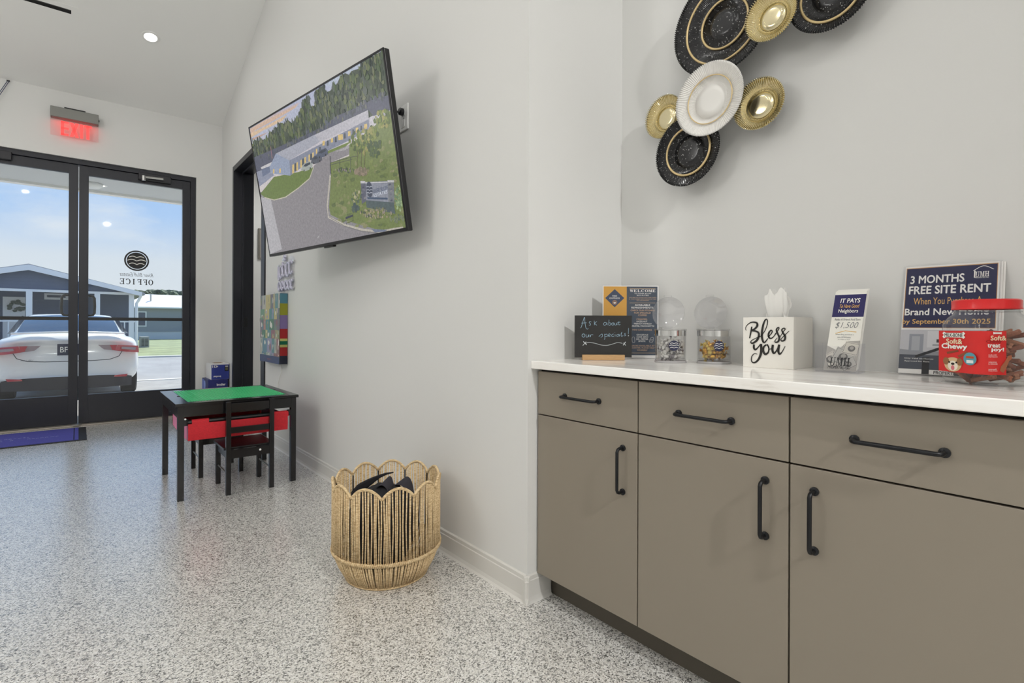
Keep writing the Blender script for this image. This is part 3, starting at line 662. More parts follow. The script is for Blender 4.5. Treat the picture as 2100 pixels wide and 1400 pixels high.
# the picture, laid out on the screen plane
C3 = lambda x, y: (480 + x / 3.0425, 80 + y / 3.0425)
SU0, SU1, SV0, SV1 = -TW / 2 + bz, TW / 2 - bz, -TH / 2 + .016, TH / 2 - bz
def S3(x, y):
    u, v = uv_on(TM, *C3(x, y)); return (min(max(u, SU0), SU1), min(max(v, SV0), SV1))
def SP(l): return [S3(*p) for p in l]
pc = Pic(4e-6, -.0016, (SU0, SU1, SV0, SV1)); rnd = random.Random(3)
for k in range(12):                                         # evening sky of the broadcast picture, in bands
    f0 = k / 12; c0 = (206 - 26 * (1 - f0), 206 - 10 * (1 - f0), 214)
    pc.rect(SU0, SU1, SV0 + (SV1 - SV0) * (.45 + .55 * f0), SV1, (224 - 40 * f0, 214 - 22 * f0, 210 + 8 * f0))
pc.rect(SU0, SU1, SV0, SV0 + (SV1 - SV0) * .5, (150, 148, 152))
for pts, c in (([(98, 560), (200, 500), (330, 440), (400, 405), (380, 430), (260, 500), (130, 570), (104, 600)], (222, 190, 168)), ([(100, 590), (220, 530), (330, 470), (300, 510), (180, 570), (104, 615)], (230, 200, 166)),
               ([(110, 620), (210, 580), (180, 600), (120, 630)], (206, 172, 156)), ([(210, 500), (330, 440), (420, 395), (390, 400), (250, 460), (200, 480)], (206, 190, 196)),
               ([(560, 280), (700, 200), (820, 130), (800, 165), (700, 215), (600, 300)], (196, 206, 222))):
    pc.poly(SP(pts), c)
trees = [(105, 665), (125, 625), (150, 640), (165, 615), (185, 645), (210, 622), (214, 585), (240, 575), (270, 545), (285, 520), (310, 528), (335, 505), (360, 525), (385, 490), (398, 500), (400, 455), (420, 440), (418, 395), (440, 372), (468, 368), (475, 405), (465, 430), (485, 440), (505, 400), (508, 330), (530, 300), (556, 290), (575, 330), (600, 322), (640, 280), (660, 235), (690, 212), (715, 222), (740, 195), (780, 185), (790, 150), (820, 130), (870, 105), (925, 72), (945, 190), (972, 330), (980, 420), (700, 560), (400, 700), (240, 790), (130, 800)]
pc.poly(SP(trees), (74, 86, 72))
topy = lambda x: min((y for (x0, y0), (x1, y1) in zip(trees[:40], trees[1:40]) if x0 <= x <= x1 or x1 <= x <= x0 for y in [y0 + (y1 - y0) * (x - x0) / (x1 - x0 + 1e-6)]), default=400)
for k in range(520):
    x = rnd.uniform(110, 930); y0 = topy(x); yb = 760 - (x - 110) * .47; y = y0 + (yb - y0) * rnd.random() ** 1.2
    c = rnd.choice([(84, 102, 72), (62, 76, 62), (104, 116, 78), (52, 64, 60), (88, 98, 92), (116, 122, 92)])
    u, v = S3(x, y); pc.disc(u, v, rnd.uniform(.006, .016), c, 7, rnd.uniform(.009, .026), .35)
slope = [(975, 345), (985, 440), (870, 480), (838, 440), (520, 590), (262, 712), (222, 800), (140, 830), (122, 740), (240, 690), (420, 610), (560, 545), (640, 480), (760, 430), (860, 380)]
pc.poly(SP(slope), (88, 92, 112))
for k in range(120):
    t_ = rnd.random(); x = 160 + 780 * t_; y = 745 - 400 * t_ + rnd.uniform(-14, 30); u, v = S3(x, y); pc.disc(u, v, .008, rnd.choice([(96, 104, 118), (82, 88, 104), (112, 116, 110), (74, 82, 88)]), 6, .012, .3)
pc.poly(SP([(140, 830), (222, 800), (250, 850), (160, 920)]), (150, 156, 176))
pc.poly(SP([(168, 800), (240, 765), (232, 790), (172, 812)]), (214, 212, 214))
pc.poly(SP([(172, 815), (232, 790), (226, 830), (180, 860)]), (110, 122, 150))
pc.poly(SP([(165, 965), (250, 860), (400, 830), (495, 800), (470, 870), (400, 930), (320, 985), (250, 1003), (190, 985)]), (112, 132, 70))
pc.poly(SP([(262, 714), (346, 757), (352, 852), (230, 838), (222, 800)]), (156, 168, 192))     # gable
pc.poly(SP([(346, 757), (842, 500), (846, 560), (720, 632), (600, 690), (500, 740), (425, 800), (352, 852)]), (140, 146, 164))
pc.poly(SP([(262, 714), (346, 757), (535, 642), (505, 596)]), (178, 180, 192))                  # roofs
pc.poly(SP([(505, 597), (535, 642), (842, 500), (838, 442)]), (196, 194, 202))
for k in range(7): pc.stroke(SP([(282 + k * 34, 704 - k * 16), (366 + k * 26, 742 - k * 15)]), .0012, (160, 164, 178))
for x, y, w_, h_ in ((248, 825, 9, 26), (288, 822, 10, 28), (370, 810, 12, 55), (395, 795, 10, 52), (420, 778, 10, 48), (445, 760, 10, 46), (470, 742, 9, 42), (494, 728, 9, 40), (516, 700, 9, 30), (560, 650, 14, 28), (612, 632, 14, 26), (665, 612, 30, 34), (720, 590, 16, 30), (768, 568, 16, 30), (822, 545, 18, 30)):
    pc.poly(SP([(x - w_ / 2, y + h_ / 2 + 2), (x + w_ / 2, y + h_ / 2 - 2), (x + w_ / 2, y - h_ / 2 - 2), (x - w_ / 2, y - h_ / 2 + 2)]), (230, 200, 128))
for x, y, h_ in ((384, 800, 50), (432, 768, 46), (482, 735, 40), (538, 690, 34), (586, 650, 34), (636, 628, 34), (692, 605, 34), (745, 580, 32), (795, 556, 30)):
    pc.poly(SP([(x - 6, y + h_ / 2), (x + 6, y + h_ / 2 - 3), (x + 5, y - h_ / 2), (x - 5, y - h_ / 2)]), (78, 86, 96))
pc.poly(SP([(500, 742), (600, 692), (700, 650), (730, 640), (700, 668), (600, 712), (510, 760)]), (120, 140, 72))
pc.poly(SP([(192, 988), (250, 1005), (322, 987), (402, 932), (472, 872), (500, 790), (580, 718), (700, 668), (745, 656), (720, 720), (604, 770), (600, 860), (580, 1040), (588, 1120), (700, 1175), (840, 1215), (1040, 1200), (640, 1290), (226, 1345)]), (150, 146, 150))
pc.poly(SP([(168, 985), (232, 1003), (300, 1310), (226, 1345)]), (190, 188, 192))
for k in range(5): pc.stroke(SP([(640 + k * 20, 700 - k * 9), (700 + k * 14, 690 - k * 9)]), .002, (206, 204, 204))
pc.stroke(SP([(190, 988), (252, 1004), (322, 986), (402, 930), (472, 870), (498, 800)]), .006, (206, 200, 180))
lawn = [(604, 770), (720, 730), (720, 660), (860, 560), (988, 440), (1030, 740), (1080, 1190), (960, 1194), (880, 1184), (760, 1150), (650, 1118), (604, 1096), (594, 1050), (606, 860)]
pc.poly(SP(lawn), (124, 138, 84))
for k in range(170):
    x = rnd.uniform(620, 1060); y = rnd.uniform(640, 1170)
    if x > 990 - (1 - (y - 440) / 750) * 0 and x > 985 + (y - 440) * .125: continue
    if x < 605 or (y < 760 and x < 860): continue
    u, v = S3(x, y); pc.disc(u, v, rnd.uniform(.01, .026), rnd.choice([(132, 146, 86), (112, 128, 74), (140, 146, 100), (104, 118, 76), (150, 150, 110)]), 8, rnd.uniform(.005, .012), .3)
pc.stroke(SP([(602, 850), (584, 1040), (590, 1110), (690, 1160), (800, 1190), (900, 1204), (1060, 1200)]), .014, (200, 194, 182))
pc.stroke(SP([(596, 1110), (690, 1166), (800, 1198), (900, 1214)]), .003, (120, 118, 118))
pc.poly(SP([(860, 1185), (960, 1190), (940, 1210), (880, 1206)]), (120, 130, 152))
for x, y, c in ((455, 790, (176, 182, 176)), (515, 745, (92, 96, 108)), (551, 708, (90, 98, 118))):        # parked cars
    pc.poly(SP([(x - 34, y + 28), (x - 30, y + 2), (x - 12, y - 16), (x + 22, y - 28), (x + 36, y - 14), (x + 36, y + 12), (x + 14, y + 26), (x - 12, y + 36)]), c)
    pc.poly(SP([(x - 22, y + 4), (x - 8, y - 12), (x + 20, y - 22), (x + 24, y - 10), (x - 4, y + 6)]), (60, 70, 84)); pc.disc(*S3(x - 16, y + 30), .006, (40, 42, 48), 8); pc.disc(*S3(x + 22, y + 16), .006, (40, 42, 48), 8)
def bush(cx, cy, rx, ry, n, cols, s0=.006, s1=.014):
    for k in range(n):
        a = rnd.uniform(0, 6.28); q = math.sqrt(rnd.random()); u, v = S3(cx + rx * q * math.cos(a), cy + ry * q * math.sin(a)); pc.disc(u, v, rnd.uniform(s0, s1), rnd.choice(cols), 7, None, .3)
G1 = [(122, 138, 66), (144, 152, 84), (96, 114, 62), (164, 160, 96), (80, 98, 60)]
bush(925, 500, 50, 60, 50, G1); bush(860, 590, 40, 40, 34, G1); bush(800, 640, 80, 70, 90, G1); bush(880, 680, 40, 60, 34, [(74, 94, 66), (90, 108, 70)])
for x in (775, 800, 820): pc.stroke(SP([(x, 690), (x - 6, 820)]), .004, (104, 96, 84))
bush(800, 825, 44, 18, 26, [(156, 140, 122), (128, 120, 100)]); bush(690, 820, 66, 14, 36, [(92, 104, 82), (150, 140, 136), (70, 84, 70)], .004, .008)
for x, y in ((602, 730), (660, 745), (728, 738)): pc.stroke(SP([(x, y), (x + 4, y + 110)]), .003 if x > 610 else .007, (76, 78, 88))
pc.stroke(SP([(608, 770), (740, 735), (770, 730)]), .0022, (84, 84, 92)); pc.stroke(SP([(608, 784), (740, 750)]), .0022, (84, 84, 92))
pc.poly(SP([(794, 893), (1000, 884), (1004, 1010), (960, 1020), (826, 1005), (800, 1000)]), (150, 154, 166))   # entrance sign
pc.poly(SP([(794, 893), (824, 892), (828, 1010), (800, 1030)]), (104, 106, 122)); pc.poly(SP([(962, 886), (1000, 884), (1004, 1030), (966, 1020)]), (132, 136, 140))
pc.poly(SP([(792, 885), (822, 886), (822, 900), (792, 900)]), (208, 206, 208)); pc.poly(SP([(960, 880), (1000, 880), (1002, 894), (962, 894)]), (210, 208, 208)); pc.poly(SP([(822, 894), (960, 890), (960, 896), (822, 900)]), (216, 214, 216))
for k in range(16): x, y = rnd.choice([(rnd.uniform(800, 824), rnd.uniform(905, 1020)), (rnd.uniform(966, 1000), rnd.uniform(900, 1010))]); u, v = S3(x, y); pc.rect(u - .008, u + .008, v - .004, v + .004, rnd.choice([(84, 88, 106), (120, 122, 134), (150, 148, 150)]))
pc.disc(*S3(848, 938), .026, (74, 82, 100), 20, .038)
for yy in (922, 942, 960): pc.stroke(SP([(830, yy), (840, yy - 3), (848, yy + 2), (857, yy - 3), (867, yy)]), .0035, (186, 190, 200))
pc.poly(SP([(834, 986), (962, 990), (962, 1002), (836, 998)]), (74, 92, 118))
pc.poly(SP([(826, 1005), (1000, 1020), (1010, 1090), (830, 1050)]), (92, 106, 108))
bush(765, 985, 30, 44, 44, [(160, 160, 120), (128, 140, 104), (88, 104, 92), (184, 178, 142)], .004, .009); bush(758, 1055, 24, 24, 22, [(74, 90, 92), (88, 104, 96)])
bush(1036, 990, 30, 80, 60, [(140, 164, 124), (116, 144, 108), (164, 184, 140)], .004, .009); bush(890, 1085, 100, 32, 100, [(148, 146, 104), (110, 118, 88), (172, 160, 132), (86, 96, 84), (160, 150, 140)], .004, .008)
bush(1020, 1120, 50, 24, 30, [(100, 114, 96), (130, 140, 110)], .005, .009)
pc.poly(SP([(700, 1110), (746, 1094), (746, 1106), (701, 1124)]), (64, 68, 88)); pc.stroke(SP([(702, 1118), (706, 1158)]), .0025, (64, 66, 80)); pc.stroke(SP([(745, 1098), (746, 1138)]), .0025, (64, 66, 80)); pc.stroke(SP([(704, 1150), (746, 1132)]), .002, (64, 66, 80))
pc.stroke(SP([(232, 670), (242, 745)]), .004, (196, 130, 140))
pc.stroke(SP([(526, 1240), (536, 1226)]), .003, (206, 204, 206))
scr = pc.build('screen', M_screen, tv)
zt_ = pc.z + .0004
u0, v0 = S3(918, 940); text('RIVER BLUFF', .118, .020, mat('screen_ink', (70, 78, 96), .5, emit=(70, 78, 96), estr=.8), tv, o=(u0, v0, zt_), name='sign_lettering', bold=.02)
u0, v0 = S3(918, 964); text('ESTATES', .112, .017, mat('screen_ink2', (150, 156, 170), .5, emit=(176, 180, 190), estr=.8), tv, o=(u0, v0, zt_), name='sign_lettering')

# ---- outlet and plug behind the screen
WM = lambda y, z: frame((XW, y, z), (0, -1, 0), (0, 0, 1))
ol = thing('wall_outlet', 'white wall outlet plate beside the television', 'outlet', M=WM(2.452, 2.134))
MB().box(-.047, .047, -.067, .067, 0, .007).build('cover_plate', M_white, ol, bevel=.003)
mb = MB()
for dz in (-.03, .03): mb.box(-.017, .017, dz - .02, dz + .02, .007, .009)
mb.build('receptacle', mat('receptacle', (214, 214, 212), .4), ol, bevel=.001)
MB().lathe([(.004, 0), (.004, .002), (0, .002)], 12, (0, 0, .007)).build('screw', M_silver, ol)
pg = thing('power_plug', 'black power plug in the wall outlet with its cord going behind the television', 'plug', M=WM(2.452, 2.164))
MB().lathe([(.017, .0095), (.019, .012), (.019, .028), (.012, .034), (0, .034)], 20).build('plug_body', M_black, pg, smooth=.6)
MB().tube([(0, 0, .03), (-.03, -.004, .045), (-.09, -.02, .05), (-.2, -.04, .05)], .0045, 8).build('cord', M_black, pg, smooth=True)

# ---- clear acrylic neon-style sign, cord below it
ng = thing('acrylic_sign', 'small unlit clear and silver script sign on the wall below the television', 'sign', M=WM(4.42, 1.455))
poly = [(-.215, .10), (-.11, .115), (-.10, .155), (-.04, .16), (-.02, .125), (.04, .13), (.09, .15), (.16, .14), (.205, .12), (.205, .05), (.17, 0), (.19, -.03), (.20, -.09), (.17, -.125), (.0, -.13), (-.1, -.135), (-.2, -.13), (-.215, -.08)]
MB().prism([(x, y, .008) for x, y in poly], (0, 0, .004)).build('backing', M_acr, ng)
M_tube = mat('unlit_tube', (206, 204, 226), .2, metal=.15)
nl = MB()
def nt_(pts): nl.tube([(x, y, .018) for x, y in pts], .0085, 8)
def ringpts(cx, cy, rx, ry, a0=0, a1=6.0): return [(cx + rx * math.cos(a0 + (a1 - a0) * k / 14), cy + ry * math.sin(a0 + (a1 - a0) * k / 14)) for k in range(15)]
nt_([(-.19, .08), (-.19, -.02), (-.17, -.03)]); nt_(ringpts(-.12, .03, .035, .05)); nt_([(-.07, .11), (-.07, .02), (-.05, -.01), (-.03, .0)]); nt_([(-.1, .075), (-.03, .085)]); nt_([(0, .09), (.005, -.02)])
nt_(ringpts(.06, .04, .04, .055)); nt_(ringpts(.14, .05, .04, .05, .6, 5.6)); nt_(ringpts(-.16, -.085, .03, .035)); nt_(ringpts(-.08, -.085, .028, .035)); nt_([(-.03, -.05), (-.03, -.115)]); nt_(ringpts(.02, -.085, .03, .035)); nt_(ringpts(.10, -.085, .03, .035)); nt_(ringpts(.165, -.085, .022, .035, .7, 5.6)); nt_(ringpts(-.02, .14, .02, .02))
nl.build('script_tube', M_tube, ng, smooth=True)
for x, y in ((-.2, .09), (.19, .1), (-.2, -.115), (.18, -.11), (-.075, .13), (.16, -.02)):
    MB().lathe([(.006, 0), (.006, .014), (.009, .014), (.009, .018), (0, .018)], 10, (x, y, 0)).build('standoff_screw', M_chrome, ng)
M_cord = mat('clear_cord', (222, 218, 208), .3)
for pts_, lab in (([(-.13, -.125, .006), (-.135, -.148, .003)], 'short clear cord between the script sign and the canvas'),
                  ([(-.16, -.730, .003), (-.13, -.80, .008), (-.19, -.86, .008), (-.26, -.95, .006), (-.27, -1.05, .006), (-.25, -1.34, .006)], 'thin clear cord hanging down the wall below the patchwork canvas')):
    co = MB().tube(pts_, .0016, 6).build('hanging_cable', M_cord); co.matrix_world = WM(4.42, 1.455); tag(co, lab, 'cable')

# ---- patchwork canvas
av = thing('canvas_art', 'patchwork canvas of coloured animal squares hanging on the wall by the side doorway', 'painting', M=WM(4.70, 1.018))
aw, ah, ad = .58, .575, .062
MB().box(-aw / 2, aw / 2, -ah / 2, ah / 2, .003, ad).build('canvas', mat('canvas_edge', (60, 66, 84), .7), av)
pc = Pic(2e-5, ad + .0004); rnd = random.Random(11)
pc.rect(-aw / 2, aw / 2, -ah / 2, ah / 2, (120, 138, 132))
cols = [(96, 140, 144), (132, 140, 104), (168, 160, 120), (112, 150, 126), (150, 148, 176), (176, 132, 120), (190, 180, 128), (122, 118, 128), (88, 128, 104), (178, 178, 168), (146, 104, 112), (100, 138, 156)]  # front colours muted, glare on the canvas worked into the palette
yy = ah / 2
while yy > -ah / 2 + .07:
    hh = rnd.choice([.09, .12, .07]); hh = min(hh, yy + ah / 2 - .06); xx = -aw / 2
    while xx < aw / 2 - .001:
        w_ = min(rnd.choice([.08, .11, .14, .06]), aw / 2 - xx); c = rnd.choice(cols); pc.rect(xx, xx + w_, yy - hh, yy, c)
        for k in range(3):
            c2 = rnd.choice(cols + [(224, 222, 214)] * 4); pc.disc(xx + w_ * rnd.uniform(.25, .75), yy - hh * rnd.uniform(.2, .8), w_ * rnd.uniform(.08, .2), c2, 8, hh * rnd.uniform(.1, .32), .2)
        xx += w_
    yy -= hh
pc.rect(-aw / 2, aw / 2, -ah / 2, -ah / 2 + .058, (62, 74, 112)); pc.rect(-.06, .05, -ah / 2 + .022, -ah / 2 + .034, (110, 70, 96))
pc.build('painted_front', M_print, av)
se = Pic(2e-5, 0)                                           # wrapped side edge, seen from the room
zz = [(.285, .205, (84, 132, 150)), (.205, .11, (150, 150, 52)), (.11, .0, (126, 108, 156)), (.0, -.08, (158, 42, 44)), (-.08, -.10, (190, 186, 110)), (-.10, -.13, (26, 98, 72)), (-.13, -.15, (176, 172, 104)), (-.15, -.22, (150, 40, 42)), (-.22, -.2875, (38, 40, 54))]
for b_, a_, c in zz: se.rect(.003, ad, a_, b_, c)
s_o = se.build('painted_edge', M_print, av); s_o.matrix_local = Matrix(((0, 0, 1, aw / 2 + .0004), (0, 1, 0, 0), (-1, 0, 0, ad + .003), (0, 0, 0, 1)))

# ---- toner cartons by the doors
def carton(name, label, x0, x1, y0, y1, z0, z1, side_m):
    r = thing(name, label, 'box', ((x0 + x1) / 2, (y0 + y1) / 2, z0)); hx, hy, h = (x1 - x0) / 2, (y1 - y0) / 2, z1 - z0
    MB().box(-hx, hx, -hy, hy, 0, h).build('carton_body', side_m, r, bevel=.002)
    return r, hx, hy, h
M_blue = mat('carton_blue', (44, 58, 138), .4); M_cwhite = mat('carton_white', (232, 230, 228), .5); M_blue2 = mat('carton_dark_blue', (34, 40, 104), .4)
bx0, bx1, by0, by1 = 1.125, 1.300, 6.50, 6.86
r, hx, hy, h = carton('toner_carton', 'dark blue printer toner carton, lower one of the stack by the doors', bx0 - .03, bx1 - .012, by0, by1 + .0, 0, .44, M_blue2)
FMx = frame((0, -hy - .0005, 0), (1, 0, 0), (0, 0, 1))
text('brother', .085, .026, M_inkw, r, FMx, (.03, .385, .0004), bold=.03)
pp = Pic(2e-5); pp.poly([(-hy, .30), (-hy, .43), (-.06, .43), (0, .36), (-.05, .30)], (86, 112, 196)); pp.disc(-.02, .37, .05, (150, 170, 230), 18)
o = pp.build('carton_print', M_print, r); o.matrix_local = frame((-hx - .0008, 0, 0), (0, -1, 0), (0, 0, 1))
r, hx, hy, h = carton('toner_carton', 'blue and white printer toner carton standing upside down on the dark blue one', bx0, bx1, by0 + .01, by1 - .06, .44, .615, M_cwhite)
MB().box(-hx + .002, hx + .001, -hy - .002, -hy + .003, .002, h - .012).build('front_panel', M_blue, r)
FMx = frame((0, -hy - .0025, 0), (-1, 0, 0), (0, 0, -1)); FMx.col[2] = (0, -1, 0, 0)
text('431', .055, .026, M_inkw, r, FMx, (.048, -.145, .0004), bold=.02); text('brother', .075, .02, M_inkw, r, FMx, (.03, -.032, .0004), bold=.02)
pp = Pic(2e-5); pp.rect(.045, .083, .09, .155, (20, 20, 28)); pp.rect(.050, .078, .135, .15, (190, 188, 184)); pp.rect(.050, .078, .10, .128, (96, 94, 74))
o = pp.build('carton_print', M_print, r); o.matrix_local = frame((0, -hy - .003, 0), (1, 0, 0), (0, 0, 1))
MB().box(-hx + .05, hx - .04, -.04, .08, h, h + .002).build('tape_flap', mat('carton_brown', (150, 120, 84), .7), r)

# ================================================================== PLAY TABLE AND CHAIRS
M_green = mat('baseplate_green', (80, 192, 132), .25); M_red = mat('bin_red_fabric', (196, 30, 42), .75, noise=(120, .12)); M_pink = mat('bin_lit_cloth', (214, 130, 168), .7)
tx0, tx1, ty0, ty1, tz = .440, 1.142, 3.606, 4.372, .580
cx, cy = (tx0 + tx1) / 2, (ty0 + ty1) / 2; hx, hy = (tx1 - tx0) / 2, (ty1 - ty0) / 2
tb = thing('play_table', "child's black wooden activity table with a green building board top", 'table', (cx, cy, 0))
p1, p2, p3 = onZ(384, 823.6, tz), onZ(582.8, 806.5, tz), onZ(364, 802, tz)
gx0, gx1, gy0, gy1 = p1.x - cx, p2.x - cx, p1.y - cy, min(p3.y, ty1 - .03) - cy
mb = MB()                                                  # top with a well for the board
for b_ in ((-hx, gx0, -hy, hy), (gx1, hx, -hy, hy), (gx0, gx1, -hy, gy0), (gx0, gx1, gy1, hy)): mb.box(*b_, .562, tz)
mb.build('table_top', M_wood_blk, tb, bevel=.002)
mb = MB(); mb.box(gx0 + .002, gx1 - .002, gy0 + .002, gy1 - .002, .566, .581); bp_ = mb.build('building_board', M_green, tb)
mb = MB(); n1 = int((gx1 - gx0 - .01) / .016); n2 = int((gy1 - gy0 - .01) / .016)
for i in range(n1):
    for j in range(n2): mb.lathe([(.0049, 0), (.0049, .0032), (0, .0032)], 8, (gx0 + .013 + i * .016, gy0 + .013 + j * .016, .581), close=False)
me = bpy.data.meshes.new('studs'); me.from_pydata(mb.v, [], mb.f); o = obj('studs', me, M_green, bp_); o['kind'] = 'stuff'
for x in (gx0 - .014, gx1 - .004):
    MB().box(x, x + .018, -.02, .02, tz, tz + .0006).build('finger_notch', mat('notch_black', (8, 8, 9), .8), tb)
lg = .034
for sx in (-1, 1):
    for sy in (-1, 1):
        x = sx * (hx - .012 - lg / 2); y = sy * (hy - .012 - lg / 2)
        MB().prism([(x - lg / 2, y - lg / 2, 0), (x + lg / 2, y - lg / 2, 0), (x + lg / 2, y + lg / 2, 0), (x - lg / 2, y + lg / 2, 0)], (0, 0, .562)).build('leg', M_wood_blk, tb, bevel=.002)
    MB().box(sx * (hx - .02) - .008, sx * (hx - .02) + .008, -hy + .046, hy - .046, .495, .562).build('side_apron', M_wood_blk, tb)
    MB().box(-hx + .046, hx - .046, sx * (hy - .022) - .008, sx * (hy - .022) + .008, .497, .562).build('front_apron', M_wood_blk, tb)
for y in (-hy + .028, .26):
    MB().tube([(-hx + .046, y, .462), (hx - .046, y, .462)], .0125, 12).build('bin_rod', M_black, tb, smooth=.8)
for x in (-hx + .052, hx - .052):
    MB().lathe([(.017, -.018), (.017, .018)], 16, (x, -hy + .028, .462)).build('rod_end', M_black, tb)
MB().lathe([(.0055, 0), (.0055, .002), (0, .002)], 12).build('bolt_cap', M_white, tb).matrix_local = Matrix.Translation((-hx + .05, -hy + .010, .485)) @ Matrix.Rotation(PI / 2, 4, 'X')
bx0, bx1 = .505 - cx, 1.075 - cx; by0, by1 = -hy + .022, .27
mb = MB()                                                   # hanging cloth bin: front, back, bottom, open top
def binp(u, v):                                             # v runs down the front, under, up the back
    x = bx0 + (bx1 - bx0) * u
    path = [(by0 - .010, .452), (by0 - .014, .40), (by0 - .010, .352), (by0 + .12, .346), (by1 - .12, .346), (by1 + .006, .352), (by1 + .012, .40), (by1 + .008, .452)]
    f = v * 7; i = min(int(f), 6); k = f - i; a, b = path[i], path[i + 1]
    y = a[0] + (b[0] - a[0]) * k; z = a[1] + (b[1] - a[1]) * k
    return (x, y + .003 * math.sin(9 * u) * math.sin(PI * v), z + .004 * math.sin(7 * u + 1) * (1 if 2 < f < 5 else .2))
mb.grid(binp, 24, 22); bn = mb.build('fabric_bin', M_red, tb, smooth=.9)
for x in (bx0 + .001, bx1 - .001):
    MB().poly([(x, by0 - .012, .45), (x, by0 - .009, .354), (x, by0 + .12, .347), (x, by1 - .12, .347), (x, by1 + .005, .354), (x, by1 + .008, .45)]).build('bin_end', M_pink, bn)  # pink ends put the lit look of the translucent cloth into colour
for x in (bx0 + .065, bx1 - .045):
    w_ = .045 if x < 0 else .05
    mb = MB(); mb.grid(lambda u, v: (x - w_ + 2 * w_ * u, -hy + .028 + .0155 * math.cos(PI * 1.0 * v + 2.6 * 0 - 3.14 * .0) * -1, .462 + .0155 * math.sin(PI * v)), 2, 9); mb.grid(lambda u, v: (x - w_ + 2 * w_ * u, by0 - .011 + .001 * v, .44 + .022 * v), 2, 3)
    mb.build('bin_loop', M_red, bn)

def make_chair(label, loc, rz):
    r = thing('play_chair', label, 'chair', loc, rz, 'black play chairs at the activity table')
    w, d = .139, .300; s = .028
    for sx in (-1, 1):
        x = sx * (w - s / 2)
        MB().prism([(x - s / 2, -s / 2, 0), (x + s / 2, -s / 2, 0), (x + s / 2, s / 2, 0), (x - s / 2, s / 2, 0)], (0, 0, .573)).build('leg', M_wood_blk, r, bevel=.002)       # back leg and post
        MB().box(x - s / 2, x + s / 2, d - s / 2, d + s / 2, 0, .272).build('leg', M_wood_blk, r, bevel=.002)
        MB().tube([(x, 0, .125), (x, d, .125)], .005, 8).build('stretcher', M_silver, r)
        MB().box(x - .008, x + .008, s / 2, d - s / 2, .222, .272).build('side_rail', M_wood_blk, r)
    MB().box(-w + s, w - s, -.008, .008, .512, .562).build('back_rail', M_wood_blk, r, bevel=.002)
    MB().box(-w + s, w - s, -.007, .007, .377, .414).build('back_rail', M_wood_blk, r, bevel=.002)
    MB().box(-w + s, w - s, -.010, .006, .222, .274).build('back_apron', M_wood_blk, r)
    MB().box(-w + s, w - s, d - .008, d + .006, .222, .272).build('front_apron', M_wood_blk, r)
    MB().box(-w - .008, w + .008, .016, d + .03, .272, .288).build('seat', M_wood_blk, r, bevel=.003)
    for x, z in ((.055, .268), ):
        MB().lathe([(.0065, 0), (.0065, .002), (0, .002)], 12).build('bolt_cap', M_white, r).matrix_local = Matrix.Translation((x, -.010, .255)) @ Matrix.Rotation(PI / 2, 4, 'X')
    return r
make_chair('black wooden play chair with its slatted back towards the room', (.8365, 3.574, 0), 0)
make_chair('black wooden play chair pushed under the far side of the activity table', (.772, 4.398, 0), PI)

# ================================================================== ROPE BASKET
def bx_rope(name, c1, c2):
    m = mat(name, c1, .85); t = m.node_tree; b = t.nodes['Principled BSDF']
    tc = t.nodes.new('ShaderNodeTexCoord'); mp = t.nodes.new('ShaderNodeMapping'); mp.inputs['Scale'].default_value = (60, 60, 260)
    n = t.nodes.new('ShaderNodeTexNoise'); n.inputs['Scale'].default_value = 1; r = t.nodes.new('ShaderNodeValToRGB')
    r.color_ramp.elements[0].position = .35; r.color_ramp.elements[0].color = (*lin(c2), 1); r.color_ramp.elements[1].position = .6; r.color_ramp.elements[1].color = (*lin(c1), 1)
    bp = t.nodes.new('ShaderNodeBump'); bp.inputs['Strength'].default_value = .6; bp.inputs['Distance'].default_value = .002
    t.links.new(tc.outputs['Object'], mp.inputs[0]); t.links.new(mp.outputs[0], n.inputs['Vector']); t.links.new(n.outputs[0], r.inputs[0]); t.links.new(r.outputs[0], b.inputs['Base Color'])
    t.links.new(n.outputs[0], bp.inputs['Height']); t.links.new(bp.outputs[0], b.inputs['Normal']); return m
M_rope = bx_rope('jute_rope', (226, 202, 160), (188, 158, 116))
bk = thing('rope_basket', 'round jute rope basket with a scalloped rim standing against the wall', 'basket', (1.0165, 2.043, 0))
RB, R1, ZB, NS = .168, .222, .122, 11
ph0 = math.atan2(-cyw, -syw)                                # direction from the basket towards the room
def rim(a):
    k = ((a - ph0) * NS / (2 * PI) - .25) % 1.0
    return .372 + .043 * math.sin(PI * k) ** .75
def rimR(a): return R1 + .002
rnd = random.Random(5); mb = MB(); NST = 156; ang = []
a = 0
for k in range(NST): ang.append(2 * PI * (k + rnd.uniform(-.32, .32)) / NST)
for a in ang:
    a2 = a + rnd.uniform(-.012, .012); am = (a + a2) / 2 + rnd.uniform(-.018, .018); zt = rim(a2) - .002; rr = R1 + rnd.uniform(-.0015, .0015)
    mb.tube([(rr * math.cos(a), rr * math.sin(a), ZB), (rr * math.cos(am), rr * math.sin(am), (ZB + zt) / 2), (rr * math.cos(a2), rr * math.sin(a2), zt)], .0031, 6)
me = mb.mesh('side_strands', True); o = obj('side_strands', me, M_rope, bk); o['kind'] = 'stuff'
mb = MB()
for a in ang: mb.tube([(RB * math.cos(a), RB * math.sin(a), .004), ((RB + R1) / 2 * math.cos(a) * 1.02, (RB + R1) / 2 * math.sin(a) * 1.02, ZB / 2), (R1 * math.cos(a), R1 * math.sin(a), ZB)], .0031, 6)
o = obj('lower_strands', mb.mesh('lower_strands', True), M_rope, bk); o['kind'] = 'stuff'
MB().tube([(R1 * math.cos(2 * PI * k / 330), R1 * math.sin(2 * PI * k / 330), rim(2 * PI * k / 330)) for k in range(330)], .0058, 8, closed=True).build('scalloped_rim', M_rope, bk, smooth=True)
mb = MB(); NB = 170
